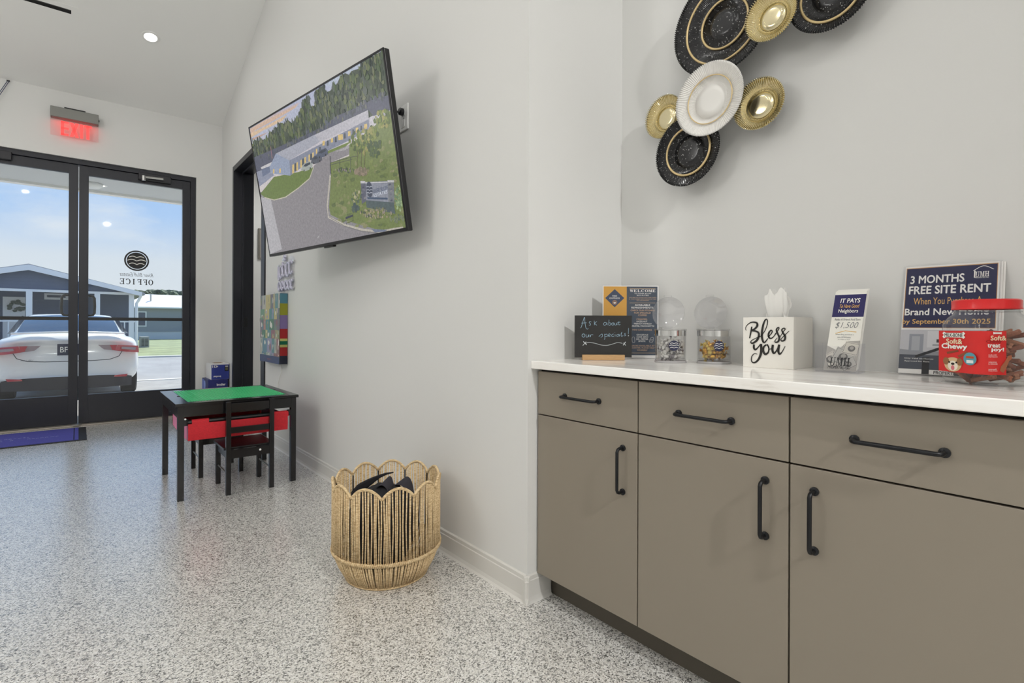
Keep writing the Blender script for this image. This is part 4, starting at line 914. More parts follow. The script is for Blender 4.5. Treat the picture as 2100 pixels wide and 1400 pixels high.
for k in range(NB):                                        # twisted band where the sides turn under
    a = 2 * PI * k / NB; mb.tube([((R1 + .001) * math.cos(a - .012), (R1 + .003) * math.sin(a - .012), ZB - .007), ((R1 + .003) * math.cos(a), (R1 + .003) * math.sin(a), ZB), ((R1 + .003) * math.cos(a + .024), (R1 + .003) * math.sin(a + .024), ZB + .007)], .0044, 6)
o = obj('twisted_band', mb.mesh('twisted_band', True), M_rope, bk); o['kind'] = 'stuff'
MB().tube([(RB * math.cos(2 * PI * k / 90), RB * math.sin(2 * PI * k / 90), .006) for k in range(90)], .0055, 8, closed=True).build('base_ring', M_rope, bk, smooth=True)
MB().lathe([(0, .004), (RB, .004), (RB, .010), (0, .010)], 48).build('base_disc', M_rope, bk)
for k in range(NS):                                        # bent wire uprights between the scallops
    a = ph0 + 2 * PI * (k + .25) / NS; MB().tube([((R1 - .005) * math.cos(a), (R1 - .005) * math.sin(a), ZB), ((R1 - .005) * math.cos(a), (R1 - .005) * math.sin(a), rim(a))], .003, 6).build('wire_upright', M_blk, bk)
# dark bag stuffed inside
M_bag = mat('black_bag_cloth', (20, 19, 24), .8, noise=(30, .3))
bg_ = thing('cloth_bag', 'black cloth bag with a loose strap stuffed in the rope basket', 'bag', (1.0165, 2.043, .026))
mb = MB(); T2 = lambda r_, f_, z_: tuple(RGT * r_ + FWD * f_ + UP * z_)
mb.blob(T2(-.02, -.02, .175), (.155, .14, .175), 3, .10, 40, 24); mb.build('bag_body', M_bag, bg_, smooth=True)
mb = MB()
def lobe(u, v, c, w, h, d, tw):
    a = PI * u; return T2(c[0] + w * math.cos(a) * (1 - .35 * v) + tw * v, c[1] + d * (v - .5) + .02 * math.sin(3 * u), c[2] + h * math.sin(a) * (.8 + .2 * v))
mb.grid(lambda u, v: lobe(u, v, (-.01, -.05, .27), .040, .110, .06, .02), 16, 8); mb.grid(lambda u, v: lobe(u, v, (.045, .0, .26), .055, .105, .05, .03), 16, 8)
o = mb.build('bag_fold', mat('bag_fold_cloth', (44, 42, 50), .75), bg_, smooth=True)
sp_ = [(-.15, -.02, .25, .06), (-.152, -.01, .315, .06), (-.125, .0, .345, .05), (-.085, .02, .362, .035), (-.045, .04, .374, .016), (-.015, .05, .380, .009), (.015, .05, .384, .005)]
mb = MB(); mb.grid(lambda u, v: (lambda i, k: T2(*[sp_[i][q] + (sp_[i + 1][q] - sp_[i][q]) * k for q in range(2)], sp_[i][2] + (sp_[i + 1][2] - sp_[i][2]) * k - v * (sp_[i][3] + (sp_[i + 1][3] - sp_[i][3]) * k)))(min(int(u * 6), 5), u * 6 - min(int(u * 6), 5)), 26, 5)
o = mb.build('bag_strap', M_bag, bg_, smooth=True); o.modifiers.new('thick', 'SOLIDIFY').thickness = .003

# ---- door mat
mt = thing('door_mat', 'blue door mat with faint pale lettering and a black border by the entrance', 'mat', (-.45, 6.447, 0))
MB().box(-.52, .513, -.375, .375, 0, .007).build('rubber_backing', mat('mat_rubber', (34, 34, 36), .7), mt, bevel=.002)
MB().box(-.49, .455, -.350, .350, .007, .0095).build('pile', mat('mat_blue', (74, 74, 158), .95, noise=(150, .18)), mt)
MB().box(.418, .428, -.345, .345, .0095, .0100).build('stripe', mat('mat_navy', (34, 36, 84), .9), mt)
rnd = random.Random(2)
ls = []
for y_, x0_, x1_ in ((.03, -.40, .10), (-.06, -.33, .30)):
    x = x0_
    while x < x1_:
        w_ = rnd.uniform(.012, .03)
        if rnd.random() > .14: ls.append(([(x, y_ + rnd.uniform(-.012, .0)), (x + w_ * .5, y_ + rnd.uniform(0, .016)), (x + w_, y_ + rnd.uniform(-.012, .004))], .006))
        x += w_ + rnd.uniform(.008, .014)
strokes('lettering', ls, mat('mat_letter', (170, 174, 210), .9), mt, .0098, lambda p: (p[0], p[1]))

# ================================================================== THINGS ON THE WORKTOP
def at(px, fw, z=ZCT): r_ = (px - 1050) / F * fw; p = FWD * fw + RGT * r_; return Vector((p.x, p.y, z))
ZT = ZCT + .0003
# ---- small chalkboard on a wooden foot
fwc = 2.03; c = at(1237, fwc); k = fwc / F
cb = thing('chalkboard_sign', 'small black chalkboard with handwriting in a wooden foot on the worktop', 'sign', M=frame((c.x, c.y, ZT), RGT, UP))
bw, bh = 117 * k, 86 * k; z0 = .010
MB().box(-bw / 2, bw / 2, z0, z0 + bh, -.003, .002).build('board', mat('slate_black', (40, 39, 38), .75, noise=(12, .12)), cb, bevel=.0006)
MB().box(-.0825, .0825, 0, .021, -.012, .014).build('wooden_foot', mat('oak_foot', (188, 150, 104), .6, noise=(30, .15, (1, 12, 12))), cb, bevel=.0015)
CS = lambda p: ((p[0] - 311) / 4.038 * k, z0 + bh - (p[1] - 385) / 4.038 * k * .985)      # crop pixels of the handwriting to board
M_chalk = mat('chalk', (150, 178, 196), .9); M_chalk2 = mat('chalk_white', (198, 204, 206), .9); w_ = .0016
strokes('lettering', [([(122, 490), (130, 480), (155, 400), (160, 450), (168, 490), (180, 500), (186, 492)], w_), ([(130, 450), (172, 447)], w_),
    ([(212, 440), (200, 436), (194, 446), (206, 456), (204, 466), (192, 466)], w_), ([(236, 430), (238, 466)], w_), ([(258, 436), (240, 450), (258, 468)], w_),
    ([(338, 448), (322, 444), (312, 456), (322, 468), (338, 456), (340, 446), (344, 466)], w_), ([(358, 420), (356, 464), (370, 464), (374, 450), (360, 446)], w_), ([(396, 446), (382, 450), (384, 466), (398, 462), (396, 446)], w_), ([(404, 446), (406, 464), (420, 462), (422, 446), (426, 464)], w_), ([(440, 434), (438, 462), (452, 460)], w_), ([(428, 444), (452, 440)], w_),
    ([(152, 540), (138, 544), (136, 560), (150, 568), (160, 554), (152, 540)], w_), ([(168, 544), (170, 566), (184, 564), (190, 546), (192, 566)], w_), ([(200, 546), (204, 566), (210, 548), (228, 548)], w_),
    ([(274, 562), (300, 540), (304, 560), (290, 568)], w_), ([(322, 540), (324, 580), (318, 584)], w_), ([(322, 546), (342, 542), (344, 560), (326, 562)], w_), ([(352, 556), (370, 548), (360, 538), (352, 556), (370, 562)], w_), ([(396, 540), (382, 546), (384, 562), (400, 558)], w_), ([(408, 542), (410, 560)], w_), ([(406, 526), (407, 528)], w_), ([(440, 542), (424, 546), (424, 560), (438, 556), (442, 542), (446, 560)], w_), ([(456, 552), (466, 524), (458, 540), (462, 560), (476, 552)], w_), ([(496, 532), (486, 540), (498, 550), (484, 556)], w_), ([(520, 490), (518, 540)], w_)], M_chalk, cb, .0023, CS)
strokes('flourish', [([(158, 622), (190, 612), (240, 618), (290, 632), (340, 636), (390, 624), (430, 612), (470, 618)], .0016), ([(146, 604), (174, 632)], .003), ([(142, 638), (170, 606)], .0022), ([(476, 634), (496, 606)], .003), ([(478, 614), (498, 636)], .0022), ([(517, 552), (521, 556)], .004)], M_chalk2, cb, .0023, CS)
# ---- menu sheet in an upright acrylic holder
fwm = 2.13; c = at(1293, fwm); k = fwm / F
mn = thing('menu_stand', 'upright clear acrylic holder with a navy and orange refreshments sheet behind the chalkboard', 'menu sign', M=frame((c.x, c.y, ZT), RGT, UP))
mw, mh = 114 * k, 150.5 * k
mb = MB(); mb.box(-mw / 2, mw / 2, 0, mh, .0015, .0035); mb.box(-mw / 2, mw / 2, 0, mh, -.0055, -.0035); mb.box(-mw / 2, mw / 2, 0, .003, -.045, .015)
mb.build('acrylic_holder', M_acr, mn)
MS = lambda x, y: ((x - 538) / 4.038 * k, mh - (y - 130) / 4.038 * k)                     # crop pixels to sheet
pc = Pic(2e-5, .0)
P2 = lambda l: [MS(*q) for q in l]
pc.poly(P2([(306, 134), (770, 134), (768, 736), (306, 736)]), (238, 236, 230)); pc.poly(P2([(314, 142), (506, 142), (506, 560), (314, 560)]), (218, 164, 74)); pc.poly(P2([(314, 560), (506, 560), (506, 710), (314, 710)]), (218, 164, 74)); pc.poly(P2([(506, 142), (760, 142), (760, 710), (506, 710)]), (78, 88, 100))
pc.poly(P2([(406, 164), (486, 238), (406, 314), (328, 238)]), (66, 78, 100)); pc.disc(*MS(406, 274), .0105, (150, 118, 100), 18); pc.poly(P2([(396, 272), (418, 272), (412, 284), (400, 284)]), (240, 236, 228))
for y in (158, 276, 690): pc.poly(P2([(530, y), (744, y), (744, y + 3), (530, y + 3)]), (206, 176, 140))
pc.build('menu_sheet', M_print, mn)
def mtext(s, x, y, wpx, hpx, m, bold=.015, fn=text): u, v = MS(x, y); return fn(s, wpx / 4.038 * k, hpx / 4.038 * k, m, mn, o=(u, v, .0012), **({'bold': bold} if fn is text else {}))
M_tan = mat('ink_tan', (214, 178, 146), .5)
mtext('WELCOME', 638, 177, 212, 22, M_inkw, fn=serif); mtext('TO RIVER BLUFF', 638, 200, 140, 10, M_inkw, 0); mtext('ESTATES', 638, 215, 96, 10, M_inkw, 0)
mtext('WE ARE SO GLAD YOU ARE HERE!', 638, 234, 226, 8, M_tan, 0); mtext('IF YOU NEED ANYTHING AT ALL', 638, 246, 226, 8, M_tan, 0); mtext('LET US KNOW!', 638, 257, 100, 8, M_tan, 0)
mtext('AVAILABLE', 636, 295, 126, 15, M_inkw); mtext('REFRESHMENTS:', 638, 317, 186, 15, M_inkw); mtext('CHECK OUR PITCHERS', 638, 339, 200, 13, M_tan); mtext('FOR SPECIALS!', 636, 359, 136, 13, M_tan); mtext('COFFEE', 636, 379, 70, 13, M_tan)
mtext('CREAMER:', 632, 412, 90, 12, M_tan); mtext('HAZELNUT', 632, 431, 88, 12, M_inkw); mtext('FRENCH VANILLA', 640, 449, 146, 12, M_inkw); mtext('CARAMEL MACCHIATTO', 636, 468, 196, 12, M_inkw); mtext('MINI CAN DRINKS', 634, 500, 160, 12, M_tan)
mtext('GINGERALE', 636, 541, 96, 12, M_inkw); mtext('COKE ZERO', 636, 559, 96, 12, M_inkw); mtext('DR. PEPPER', 636, 577, 98, 12, M_inkw); mtext('SPRITE', 632, 594, 58, 12, M_inkw)
mtext('SNACKS AVAILABLE AT', 634, 632, 206, 12, M_tan); mtext('COUNTER, PLEASE HELP', 634, 650, 206, 12, M_tan); mtext('YOURSELF', 634, 668, 88, 12, M_tan); mtext('RBE', 406, 220, 36, 11, M_inkw); mtext('EXPRESS', 406, 239, 84, 11, M_inkw)
strokes('can_drawing', [([(552, 566), (550, 576), (556, 604), (572, 602), (574, 592), (570, 562), (556, 560), (552, 566)], .0009)], M_inkw, mn, .0012, lambda p: MS(*p)); strokes('can_drawing', [([(704, 568), (722, 562), (728, 572), (720, 602), (702, 604), (694, 594), (704, 568)], .0009), ([(700, 582), (724, 580)], .0008), ([(698, 592), (722, 592)], .0008)], M_inkw, mn, .0012, lambda p: MS(*p))

# ---- two flip-lid candy jars, each with loose sweets
def candy_mesh(kind):
    mb = MB(); n = 8; Z = 1.0
    mb.lathe([(0, -.0105), (.005, -.0095), (.0075, -.004), (.008, 0), (.0075, .004), (.005, .0095), (0, .0105)], n, close=False)
    for s_ in (-1, 1):
        ps = [(0, 0, s_ * .009)] + [(.0085 * math.cos(2 * PI * j / 7) * (1 if j % 2 else .7), .0085 * math.sin(2 * PI * j / 7) * .45, s_ * (.0175 + .003 * (j % 2))) for j in range(7)]
        mb.add(ps, [(0, 1 + j, 1 + (j + 1) % 7) for j in range(7)])
    mb.v = [(x * Z, y * Z, z * Z) for x, y, z in mb.v]; me = mb.mesh('wrapped_candy', True); return me
M_cgold = mat('candy_gold_foil', (222, 172, 58), .22, metal=.75); M_cyel = mat('candy_yellow_cello', (236, 206, 96), .25); M_cwht = mat('candy_white_cello', (222, 220, 216), .25); M_cgry = mat('candy_grey_print', (120, 114, 120), .35)
def jar(name_label, cpos, R, H, fill, mats, clab, grp, seed, n, lidx):
    r = thing('candy_jar', name_label, 'jar', M=frame((cpos.x, cpos.y, ZT), RGT, -FWD * -1))      # local x across, y away from the room, z up
    MB().lathe([(0, .003), (R * .93, .003), (R * .93, .010), (R * .945, .010), (R * .955, H - .024), (R * .90, H - .024), (R * .89, .014), (0, .014)], 48, close=False).build('jar_body', M_jar, r, smooth=.7)
    MB().lathe([(0, 0), (R, 0), (R, .004), (R * .97, .008), (R * .93, .008), (R * .93, .0032), (0, .0032)], 48, close=False).build('jar_foot', glass('frosted_foot', (238, 234, 236), 1.2, haze=.3), r, smooth=.6)
    MB().lathe([(R * .92, H - .024), (R * .985, H - .024), (R * .985, H - .004), (R * .92, H - .004)], 64, close=False).build('chrome_band', M_chrome, r, smooth=.6)
    MB().lathe([(R * .90, H - .004), (R, H - .004), (R, H + .002), (R * .90, H + .002), (R * .90, H - .004)], 48, close=False).build('jar_lip', M_jar, r, smooth=.6)
    LR = .0605 if lidx > 0 else .059                               # lid standing open, hinged at the back
    mb = MB(); mb.lathe([(0, .012), (LR * .55, .012), (LR * .80, .006), (LR * .93, -.004), (LR, -.008), (LR, -.012), (LR * .90, -.008), (LR * .76, .002), (LR * .5, .008), (0, .008)], 56, close=False)
    lid = mb.build('lid', glass('clear_lid', (250, 250, 251), 1.8, haze=.07), r, smooth=.8); lid.matrix_local = Matrix.Translation((lidx, R * .86, H + LR + .002)) @ Matrix.Rotation(math.radians(-82), 4, 'X')
    MB().box(lidx - .02, lidx + .02, R * .86, R * 1.0, H - .006, H + .010).build('hinge', M_jar, r, bevel=.002)
    MB().box(lidx - .014, lidx + .014, R * .86 - .008, R * .86 + .004, H + 2 * LR - .001, H + 2 * LR + .007).build('lid_tab', M_jar, r, bevel=.002)
    em = Matrix(((1, 0, 0, -.004), (0, 0, -1, -R * .965), (0, 1, 0, H * .52), (0, 0, 0, 1)))
    emblem(.0185, M_navy, M_inkw, r, em, ring=False)
    em2 = em.copy(); em2.translation = (0, -R * .985, H * .30); text('River Bluff Estates', .064, .009, M_ink, r, em2, shear=.35)
    me = candy_mesh(0); rnd = random.Random(seed); pos = []
    tries = 0
    while len(pos) < n and tries < 20000:
        tries += 1; a = rnd.uniform(0, 6.28); q = (R * .90 - .0212) * math.sqrt(rnd.random()); z = .0225 + (fill - .0225) * rnd.random() ** 1.15
        p = Vector((q * math.cos(a), q * math.sin(a), z))
        if all((p - o_).length > .0128 for o_ in pos): pos.append(p)
    M0 = r.matrix_world if False else frame((cpos.x, cpos.y, ZT), RGT, FWD)
    meshes = []
    for m_ in mats: mm_ = me.copy(); mm_.materials.clear(); mm_.materials.append(m_); meshes.append(mm_)
    for i, p in enumerate(pos):
        o_ = bpy.data.objects.new('wrapped_candy', meshes[i % len(meshes)]); COL.objects.link(o_)
        o_.location = M0 @ p; o_.rotation_euler = (rnd.uniform(0, 3.1), rnd.uniform(0, 3.1), rnd.uniform(0, 6.2)); tag(o_, clab, 'candy', grp)
jar('clear candy jar with chrome band and open lid holding pale wrapped mints', at(1375, 1.917), .0575, .122, .080, [M_cwht, M_cwht, M_cgry], 'pale wrapped mint in the clear candy jar next to the menu sheet', 'pale mints in a candy jar', 4, 80, .004)
jar('clear candy jar with chrome band and open lid holding gold wrapped sweets', at(1464, 1.879), .0595, .122, .068, [M_cgold, M_cgold, M_cyel], 'gold wrapped sweet in the clear candy jar beside the tissue box', 'gold sweets in a candy jar', 9, 80, .004)

# ---- tissue box cover with brush lettering
tbx = thing('tissue_box', 'white wooden tissue box cover reading Bless you', 'tissue box', M=frame((1.703, .7545, ZT), (0, -1, 0), (1, 0, 0)))   # local x along the wall, y into the wall, z up
tw, td, th = .159, .150, .1635
M_tis = mat('tissue_box_white', (232, 229, 222), .5)
mb = MB(); mb.box(-tw / 2, tw / 2, 0, .008, 0, th - .008); mb.box(-tw / 2, tw / 2, td - .008, td, 0, th - .008); mb.box(-tw / 2, -tw / 2 + .008, .008, td - .008, 0, th - .008); mb.box(tw / 2 - .008, tw / 2, .008, td - .008, 0, th - .008)
mb.build('box_sides', M_tis, tbx)
mb = MB(); mb.box(-tw / 2, tw / 2, 0, .045, th - .008, th); mb.box(-tw / 2, tw / 2, td - .045, td, th - .008, th); mb.box(-tw / 2, -.045, .045, td - .045, th - .008, th); mb.box(.045, tw / 2, .045, td - .045, th - .008, th)
mb.build('box_top', M_tis, tbx)
BM = Matrix(((1, 0, 0, 0), (0, 0, -1, -.0004), (0, 1, 0, 0), (0, 0, 0, 1)))
kk = tw / 762; BS = lambda p: ((p[0] - 531) * kk, th - (p[1] - 572 - (p[0] - 150) * .012) * kk * 1.08)
bold = lambda *w: [x * kk for x in w]
ink = [([(205, 765), (190, 745), (205, 700), (260, 655), (320, 645), (370, 660), (375, 700), (340, 740), (290, 765)], bold(10, 10, 12, 16, 22, 30, 34, 30, 24)),
       ([(290, 710), (278, 780), (255, 880)], bold(22, 24, 18)),
       ([(290, 770), (350, 775), (395, 800), (400, 850), (370, 910), (310, 950), (278, 945), (285, 915), (340, 885), (440, 845)], bold(24, 26, 30, 34, 34, 28, 20, 14, 12, 10)),
       ([(440, 845), (500, 760), (533, 660), (525, 612), (500, 615), (470, 680), (450, 780), (450, 870), (470, 930), (495, 935), (540, 880)], bold(10, 12, 14, 16, 22, 30, 34, 34, 30, 22, 12)),
       ([(540, 860), (585, 820), (605, 780), (585, 765), (555, 800), (550, 850), (575, 880), (620, 860), (660, 800)], bold(12, 14, 18, 20, 28, 30, 24, 14, 10)),
       ([(640, 840), (680, 780), (705, 735), (690, 725), (665, 760), (690, 820), (710, 870), (695, 920), (660, 935), (645, 915), (680, 870)], bold(10, 12, 16, 16, 22, 28, 30, 28, 22, 14, 8)),
       ([(720, 860), (770, 780), (795, 750), (775, 735), (745, 760), (770, 810), (795, 850), (785, 900), (745, 915), (735, 890), (780, 840), (850, 775)], bold(8, 12, 14, 14, 20, 26, 30, 28, 20, 12, 12, 8)),
       ([(325, 970), (325, 1020), (350, 1045), (390, 1010), (430, 960)], bold(30, 34, 28, 18, 14)), ([(435, 960), (440, 1050), (425, 1130), (385, 1200), (330, 1235), (290, 1215), (290, 1150), (330, 1105), (380, 1110)], bold(34, 38, 36, 30, 22, 18, 14, 12, 10)),
       ([(520, 970), (480, 1000), (470, 1060), (500, 1105), (545, 1080), (555, 1010), (530, 965), (560, 1030), (600, 1020)], bold(20, 28, 36, 34, 26, 18, 14, 10, 10)),
       ([(615, 970), (608, 1040), (630, 1090), (670, 1050), (705, 970)], bold(34, 36, 30, 18, 14)), ([(708, 965), (695, 1050), (715, 1100), (755, 1060), (795, 985)], bold(34, 36, 26, 14, 8))]
o = strokes('lettering', ink, mat('brush_black', (30, 27, 24), .6), tbx, .0008, BS); o.matrix_local = BM
# the tissue pulled up through the slot
ts = thing('tissue', 'crumpled white tissue rising out of the box cover', 'tissue', M=frame((1.703, .7545, ZT), (0, -1, 0), (1, 0, 0)))
rnd = random.Random(6)
def tis(u, v):                                              # gathered cone with a two-peaked folded edge
    a = 2 * PI * u; w = (.027 + .013 * v ** .7 - .004 * v ** 3) * (1 + .05 * math.sin(5 * a + 3 * v) + .03 * math.sin(11 * a - 2 * v))
    peak = .088 + .022 * math.exp(-((math.cos(a) + .35) / .22) ** 2) + .024 * math.exp(-((math.cos(a) - .62) / .30) ** 2)
    return (w * math.cos(a) * 1.0 - .004 + .003 * math.sin(5 * v), td / 2 + w * .42 * math.sin(a), th - .014 + peak * v)
mb = MB(); mb.grid(tis, 96, 18, True)
o = mb.build('sheet', mat('tissue_paper', (244, 243, 240), .9), ts, smooth=True)
mb = MB(); mb.grid(lambda u, v: (-.034 + .07 * u + .010 * (v - .5) + .004 * math.sin(11 * v), td / 2 + .006 * math.sin(9 * u) + .008 * (v - .5), th - .02 + (.098 - .02 * (2 * u - 1.1) ** 2) * v), 18, 10)
mb.build('fold', MATS['tissue_paper'], ts, smooth=True)
MB().grid(lambda u, v: (.026 + .024 * u * (1 - .6 * v), td / 2 - .02 - .012 * math.sin(PI * u), th - .006 + .040 * v * (1 - u * .8)), 10, 6).build('loose_corner', MATS['tissue_paper'], ts, smooth=True)

# ---- brochure holder and its leaflets
bh_ = thing('brochure_holder', 'clear acrylic leaflet holder on the worktop beside the tissue box', 'holder', M=frame((1.690, .553, ZT), (.02, -1, 0), (1, .02, 0)))
hw_ = .056
mb = MB(); mb.box(-hw_, hw_, 0, .002, 0, .078); mb.box(-hw_, hw_, .062, .064, 0, .085); mb.box(-hw_, -hw_ + .002, .002, .062, 0, .085); mb.box(hw_ - .002, hw_, .002, .062, 0, .085); mb.box(-hw_ + .002, hw_ - .002, .002, .062, 0, .002)
mb.build('acrylic_pocket', M_acr, bh_)
# front leaflet: lower edge in the pocket, leaning back; drawn from its four corners
bl, br_, tl_, tr2 = onY(1689, 757, .598), onY(1754, 763, .497), onY(1727, 599, .595), onY(1794.5, 593, .492)
for q in (bl, br_): q.x = 1.703; q.z = ZT + .006
bl.y = onX(1689, 757, 1.703).y; br_.y = onX(1755, 763, 1.703).y
XT = 1.800; tl_ = onX(1727, 599, XT); tr2 = onX(1794.5, 594, XT)
ru = (br_ - bl); rw = ru.length; ru.normalize(); uu = (((tl_ + tr2) / 2) - ((bl + br_) / 2)); rh = uu.length; uu -= ru * uu.dot(ru); uu.normalize()
BW, BH = rw, rh
for i in range(3):
    Mb = frame(bl + uu.cross(ru) * (.0022 * i) + ru * (.002 * i) + uu * (.004 * i), ru, uu)
    b_ = thing('leaflet', ['navy and white leaflet headed IT PAYS in the acrylic holder, front of the stack', 'leaflet directly behind the front leaflet of the acrylic holder', 'rearmost leaflet of the acrylic holder'][i], 'leaflet', M=Mb, group='leaflets in the acrylic holder')
    MB().box(0, BW, 0, BH, -.0012, 0).build('paper', mat('leaflet_paper', (240, 238, 232), .5), b_)
    if i == 0:
        pc = Pic(1.5e-5, .0003); pc.rect(0, BW, 0, BH, (240, 238, 230)); pc.rect(0, BW, BH * .665, BH * .955, (48, 44, 96))
        pc.stroke([(BW * .2, BH * .455), (BW * .5, BH * .490), (BW * .85, BH * .475)], .0022, (222, 178, 92))
        rnd = random.Random(8)
        pc.poly([(0, 0), (BW, 0), (BW, BH * .37), (BW * .62, BH * .36), (BW * .35, BH * .24), (0, BH * .30)], (176, 172, 166))
        for (x0, y0, x1, y1, rot) in ((.0, .02, .35, .24, .5), (.25, .05, .85, .28, -.35), (.5, .0, 1.0, .16, .6), (.55, .18, 1.0, .36, -.2)):
            cx_, cy_ = (x0 + x1) / 2 * BW, (y0 + y1) / 2 * BH; w2, h2 = (x1 - x0) * BW * .55, (y1 - y0) * BH * .42
            def rr(p, a=rot): return (min(max(cx_ + p[0] * math.cos(a) - p[1] * math.sin(a), 0), BW), min(max(cy_ + p[0] * math.sin(a) + p[1] * math.cos(a), 0), BH))
            pc.poly([rr(p) for p in ((-w2, -h2), (w2, -h2), (w2, h2), (-w2, h2))], rnd.choice([(206, 202, 192), (188, 186, 180), (214, 210, 200)])); pc.stroke([rr(p) for p in ((-w2 * .9, -h2 * .85), (w2 * .9, -h2 * .85), (w2 * .9, h2 * .85), (-w2 * .9, h2 * .85), (-w2 * .9, -h2 * .85))], .0012, (104, 104, 104)); pc.disc(*rr((0, 0)), h2 * .5, (110, 108, 106), 14); pc.disc(*rr((0, h2 * .1)), h2 * .28, (170, 166, 160), 10)
        pc.build('leaflet_print', M_print, b_); L = lambda s_, u, v, w2, h2, m_, **kw: text(s_, w2 * BW, h2 * BH, m_, b_, o=(u * BW, v * BH, pc.z + .0004), **kw)
        L('IT PAYS', .52, .875, .62, .055, M_inkw, bold=.03, shear=.1); L('To Have Good', .52, .805, .62, .045, M_gold_ink, shear=.3, bold=.01); L('Neighbors', .50, .735, .62, .058, M_inkw, bold=.02)
        L('Refer A Friend And Earn', .52, .632, .80, .030, M_inkg); L('$1,500', .52, .555, .72, .085, M_inkg, shear=.3, bold=-.012); L('when they purchase a', .50, .440, .58, .022, M_inkg); L('new UMH home.', .50, .408, .42, .020, M_inkg); L('See manager for details', .50, .378, .38, .014, M_inkg)
        serif('UMH', .62 * BW, .10 * BH, M_ink, b_, o=(.47 * BW, .105 * BH, pc.z + .0006)); L('PROPERTIES INC', .47, .035, .68, .032, M_ink, bold=.02)

# ---- tilted sign holder with the rent flyer
YL_, XP0, XP1 = .440, 1.785, 1.860
p_bl = Vector((XP0, YL_, ZT)); p_tl = onX(1858, 551, XP1); p_tr = onX(2052, 541, XP1)
pu = Vector((0, -1, 0)); pv = (Vector((XP1, YL_, p_tl.z)) - p_bl); PH = pv.length; pv.normalize(); PW = p_tl.y - p_tr.y
Mp = frame((XP0, p_tl.y, ZT), pu, pv)
ph_ = thing('sign_holder', 'slanted clear acrylic sign holder standing behind the treat jar', 'sign holder', M=Mp)
mb = MB(); mb.box(-.004, PW + .004, .001, PH + .004, .0045, .0065); mb.box(-.004, PW + .004, .005, PH + .004, -.0135, -.0115)
mb.build('acrylic_panels', M_acr, ph_)
bw_ = [(0, 0, 0), (PW, 0, 0)]; iM = Mp.inverted(); f0 = iM @ Vector((XP0 + .003, p_tl.y, ZT)); f1 = iM @ Vector((XP0 + .06, p_tl.y, ZT))
MB().add([f0, f0 + Vector((PW, 0, 0)), f1 + Vector((PW, 0, 0)), f1, f0 + Vector((0, .002, 0)), f0 + Vector((PW, .002, 0)), f1 + Vector((PW, .002, 0)), f1 + Vector((0, .002, 0))], [(0, 1, 2, 3), (4, 5, 6, 7), (0, 1, 5, 4), (1, 2, 6, 5), (2, 3, 7, 6), (3, 0, 4, 7)]).build('acrylic_foot', M_acr, ph_)
for i in range(3):
    Mf = Mp @ Matrix.Translation((.005 * i, .004, .002 - .0035 * i))
    f_ = thing('flyer', ['navy flyer headed 3 MONTHS FREE SITE RENT in the slanted holder', 'spare white-edged flyer behind the rent flyer', 'rearmost spare flyer in the slanted holder'][i], 'flyer', M=Mf, group='flyers in the slanted holder')
    MB().box(0, PW, 0, PH, -.0010, 0).build('paper', mat('flyer_paper', (242, 240, 236), .5), f_)
    if i: continue
    pc = Pic(1.5e-5, .0003)
    R_ = lambda x0, x1, y0, y1, c: pc.rect(PW * x0, PW * x1, PH * y0, PH * y1, c)
    Q_ = lambda l, c: pc.poly([(PW * x, PH * y) for x, y in l], c)
    R_(0, 1, 0, 1, (240, 238, 232)); R_(.012, .982, .415, .985, (196, 150, 96)); R_(.02, .975, .42, .978, (40, 42, 78))
    R_(.0, 1, .04, .40, (196, 196, 198)); R_(.0, 1, .04, .17, (74, 78, 88)); Q_([(0, .17), (1, .17), (1, .24), (.3, .20), (0, .22)], (150, 152, 156)); R_(.10, .26, .20, .36, (150, 154, 160)); R_(.13, .22, .21, .34, (176, 178, 182)); R_(.30, .62, .24, .39, (214, 214, 214)); R_(.40, .47, .285, .315, (60, 60, 64)); R_(.36, .55, .255, .27, (160, 160, 162))
    Q_([(.18, .165), (.47, .255), (.76, .165), (.76, .14), (.47, .228), (.18, .14)], (34, 34, 38)); R_(.26, .34, .0, .15, (34, 34, 38)); R_(.60, .68, .0, .15, (34, 34, 38))
    pc.build('flyer_print', M_print, f_)
    L = lambda s_, u, v, w2, h2, m_, **kw: text(s_, w2 * PW, h2 * PH, m_, f_, o=(u * PW, v * PH, pc.z + .0004), **kw)
    L('3 MONTHS', .36, .870, .58, .072, M_inkw, bold=.03); L('FREE SITE RENT', .49, .770, .86, .074, M_inkw, bold=.03); L('When You Purchase A', .48, .665, .72, .062, M_gold_ink, bold=0); L('Brand New Home', .47, .565, .88, .060, M_inkw, bold=.025); L('by September 30th 2025', .47, .470, .92, .056, M_gold_ink, bold=.015)
    serif('UMH', .135 * PW, .045 * PH, M_inkw, f_, o=(.83 * PW, .893 * PH, pc.z + .0006)); L('PROPERTIES INC', .83, .862, .135, .012, M_inkw)
    strokes('house_mark', [([(.74, .925), (.84, .965), (.94, .93)], .0016)], M_inkw, f_, pc.z + .0006, lambda p: (p[0] * PW, p[1] * PH)); strokes('house_mark', [([(.755, .925), (.755, .862)], .003)], M_inkw, f_, pc.z + .0006, lambda p: (p[0] * PW, p[1] * PH))
    L('Only Valid on Homes', .22, .135, .32, .016, M_inkw); L('Approved for Rent', .20, .110, .28, .016, M_inkw); L('PROPERTIES', .52, .018, .26, .026, M_ink, bold=.02)

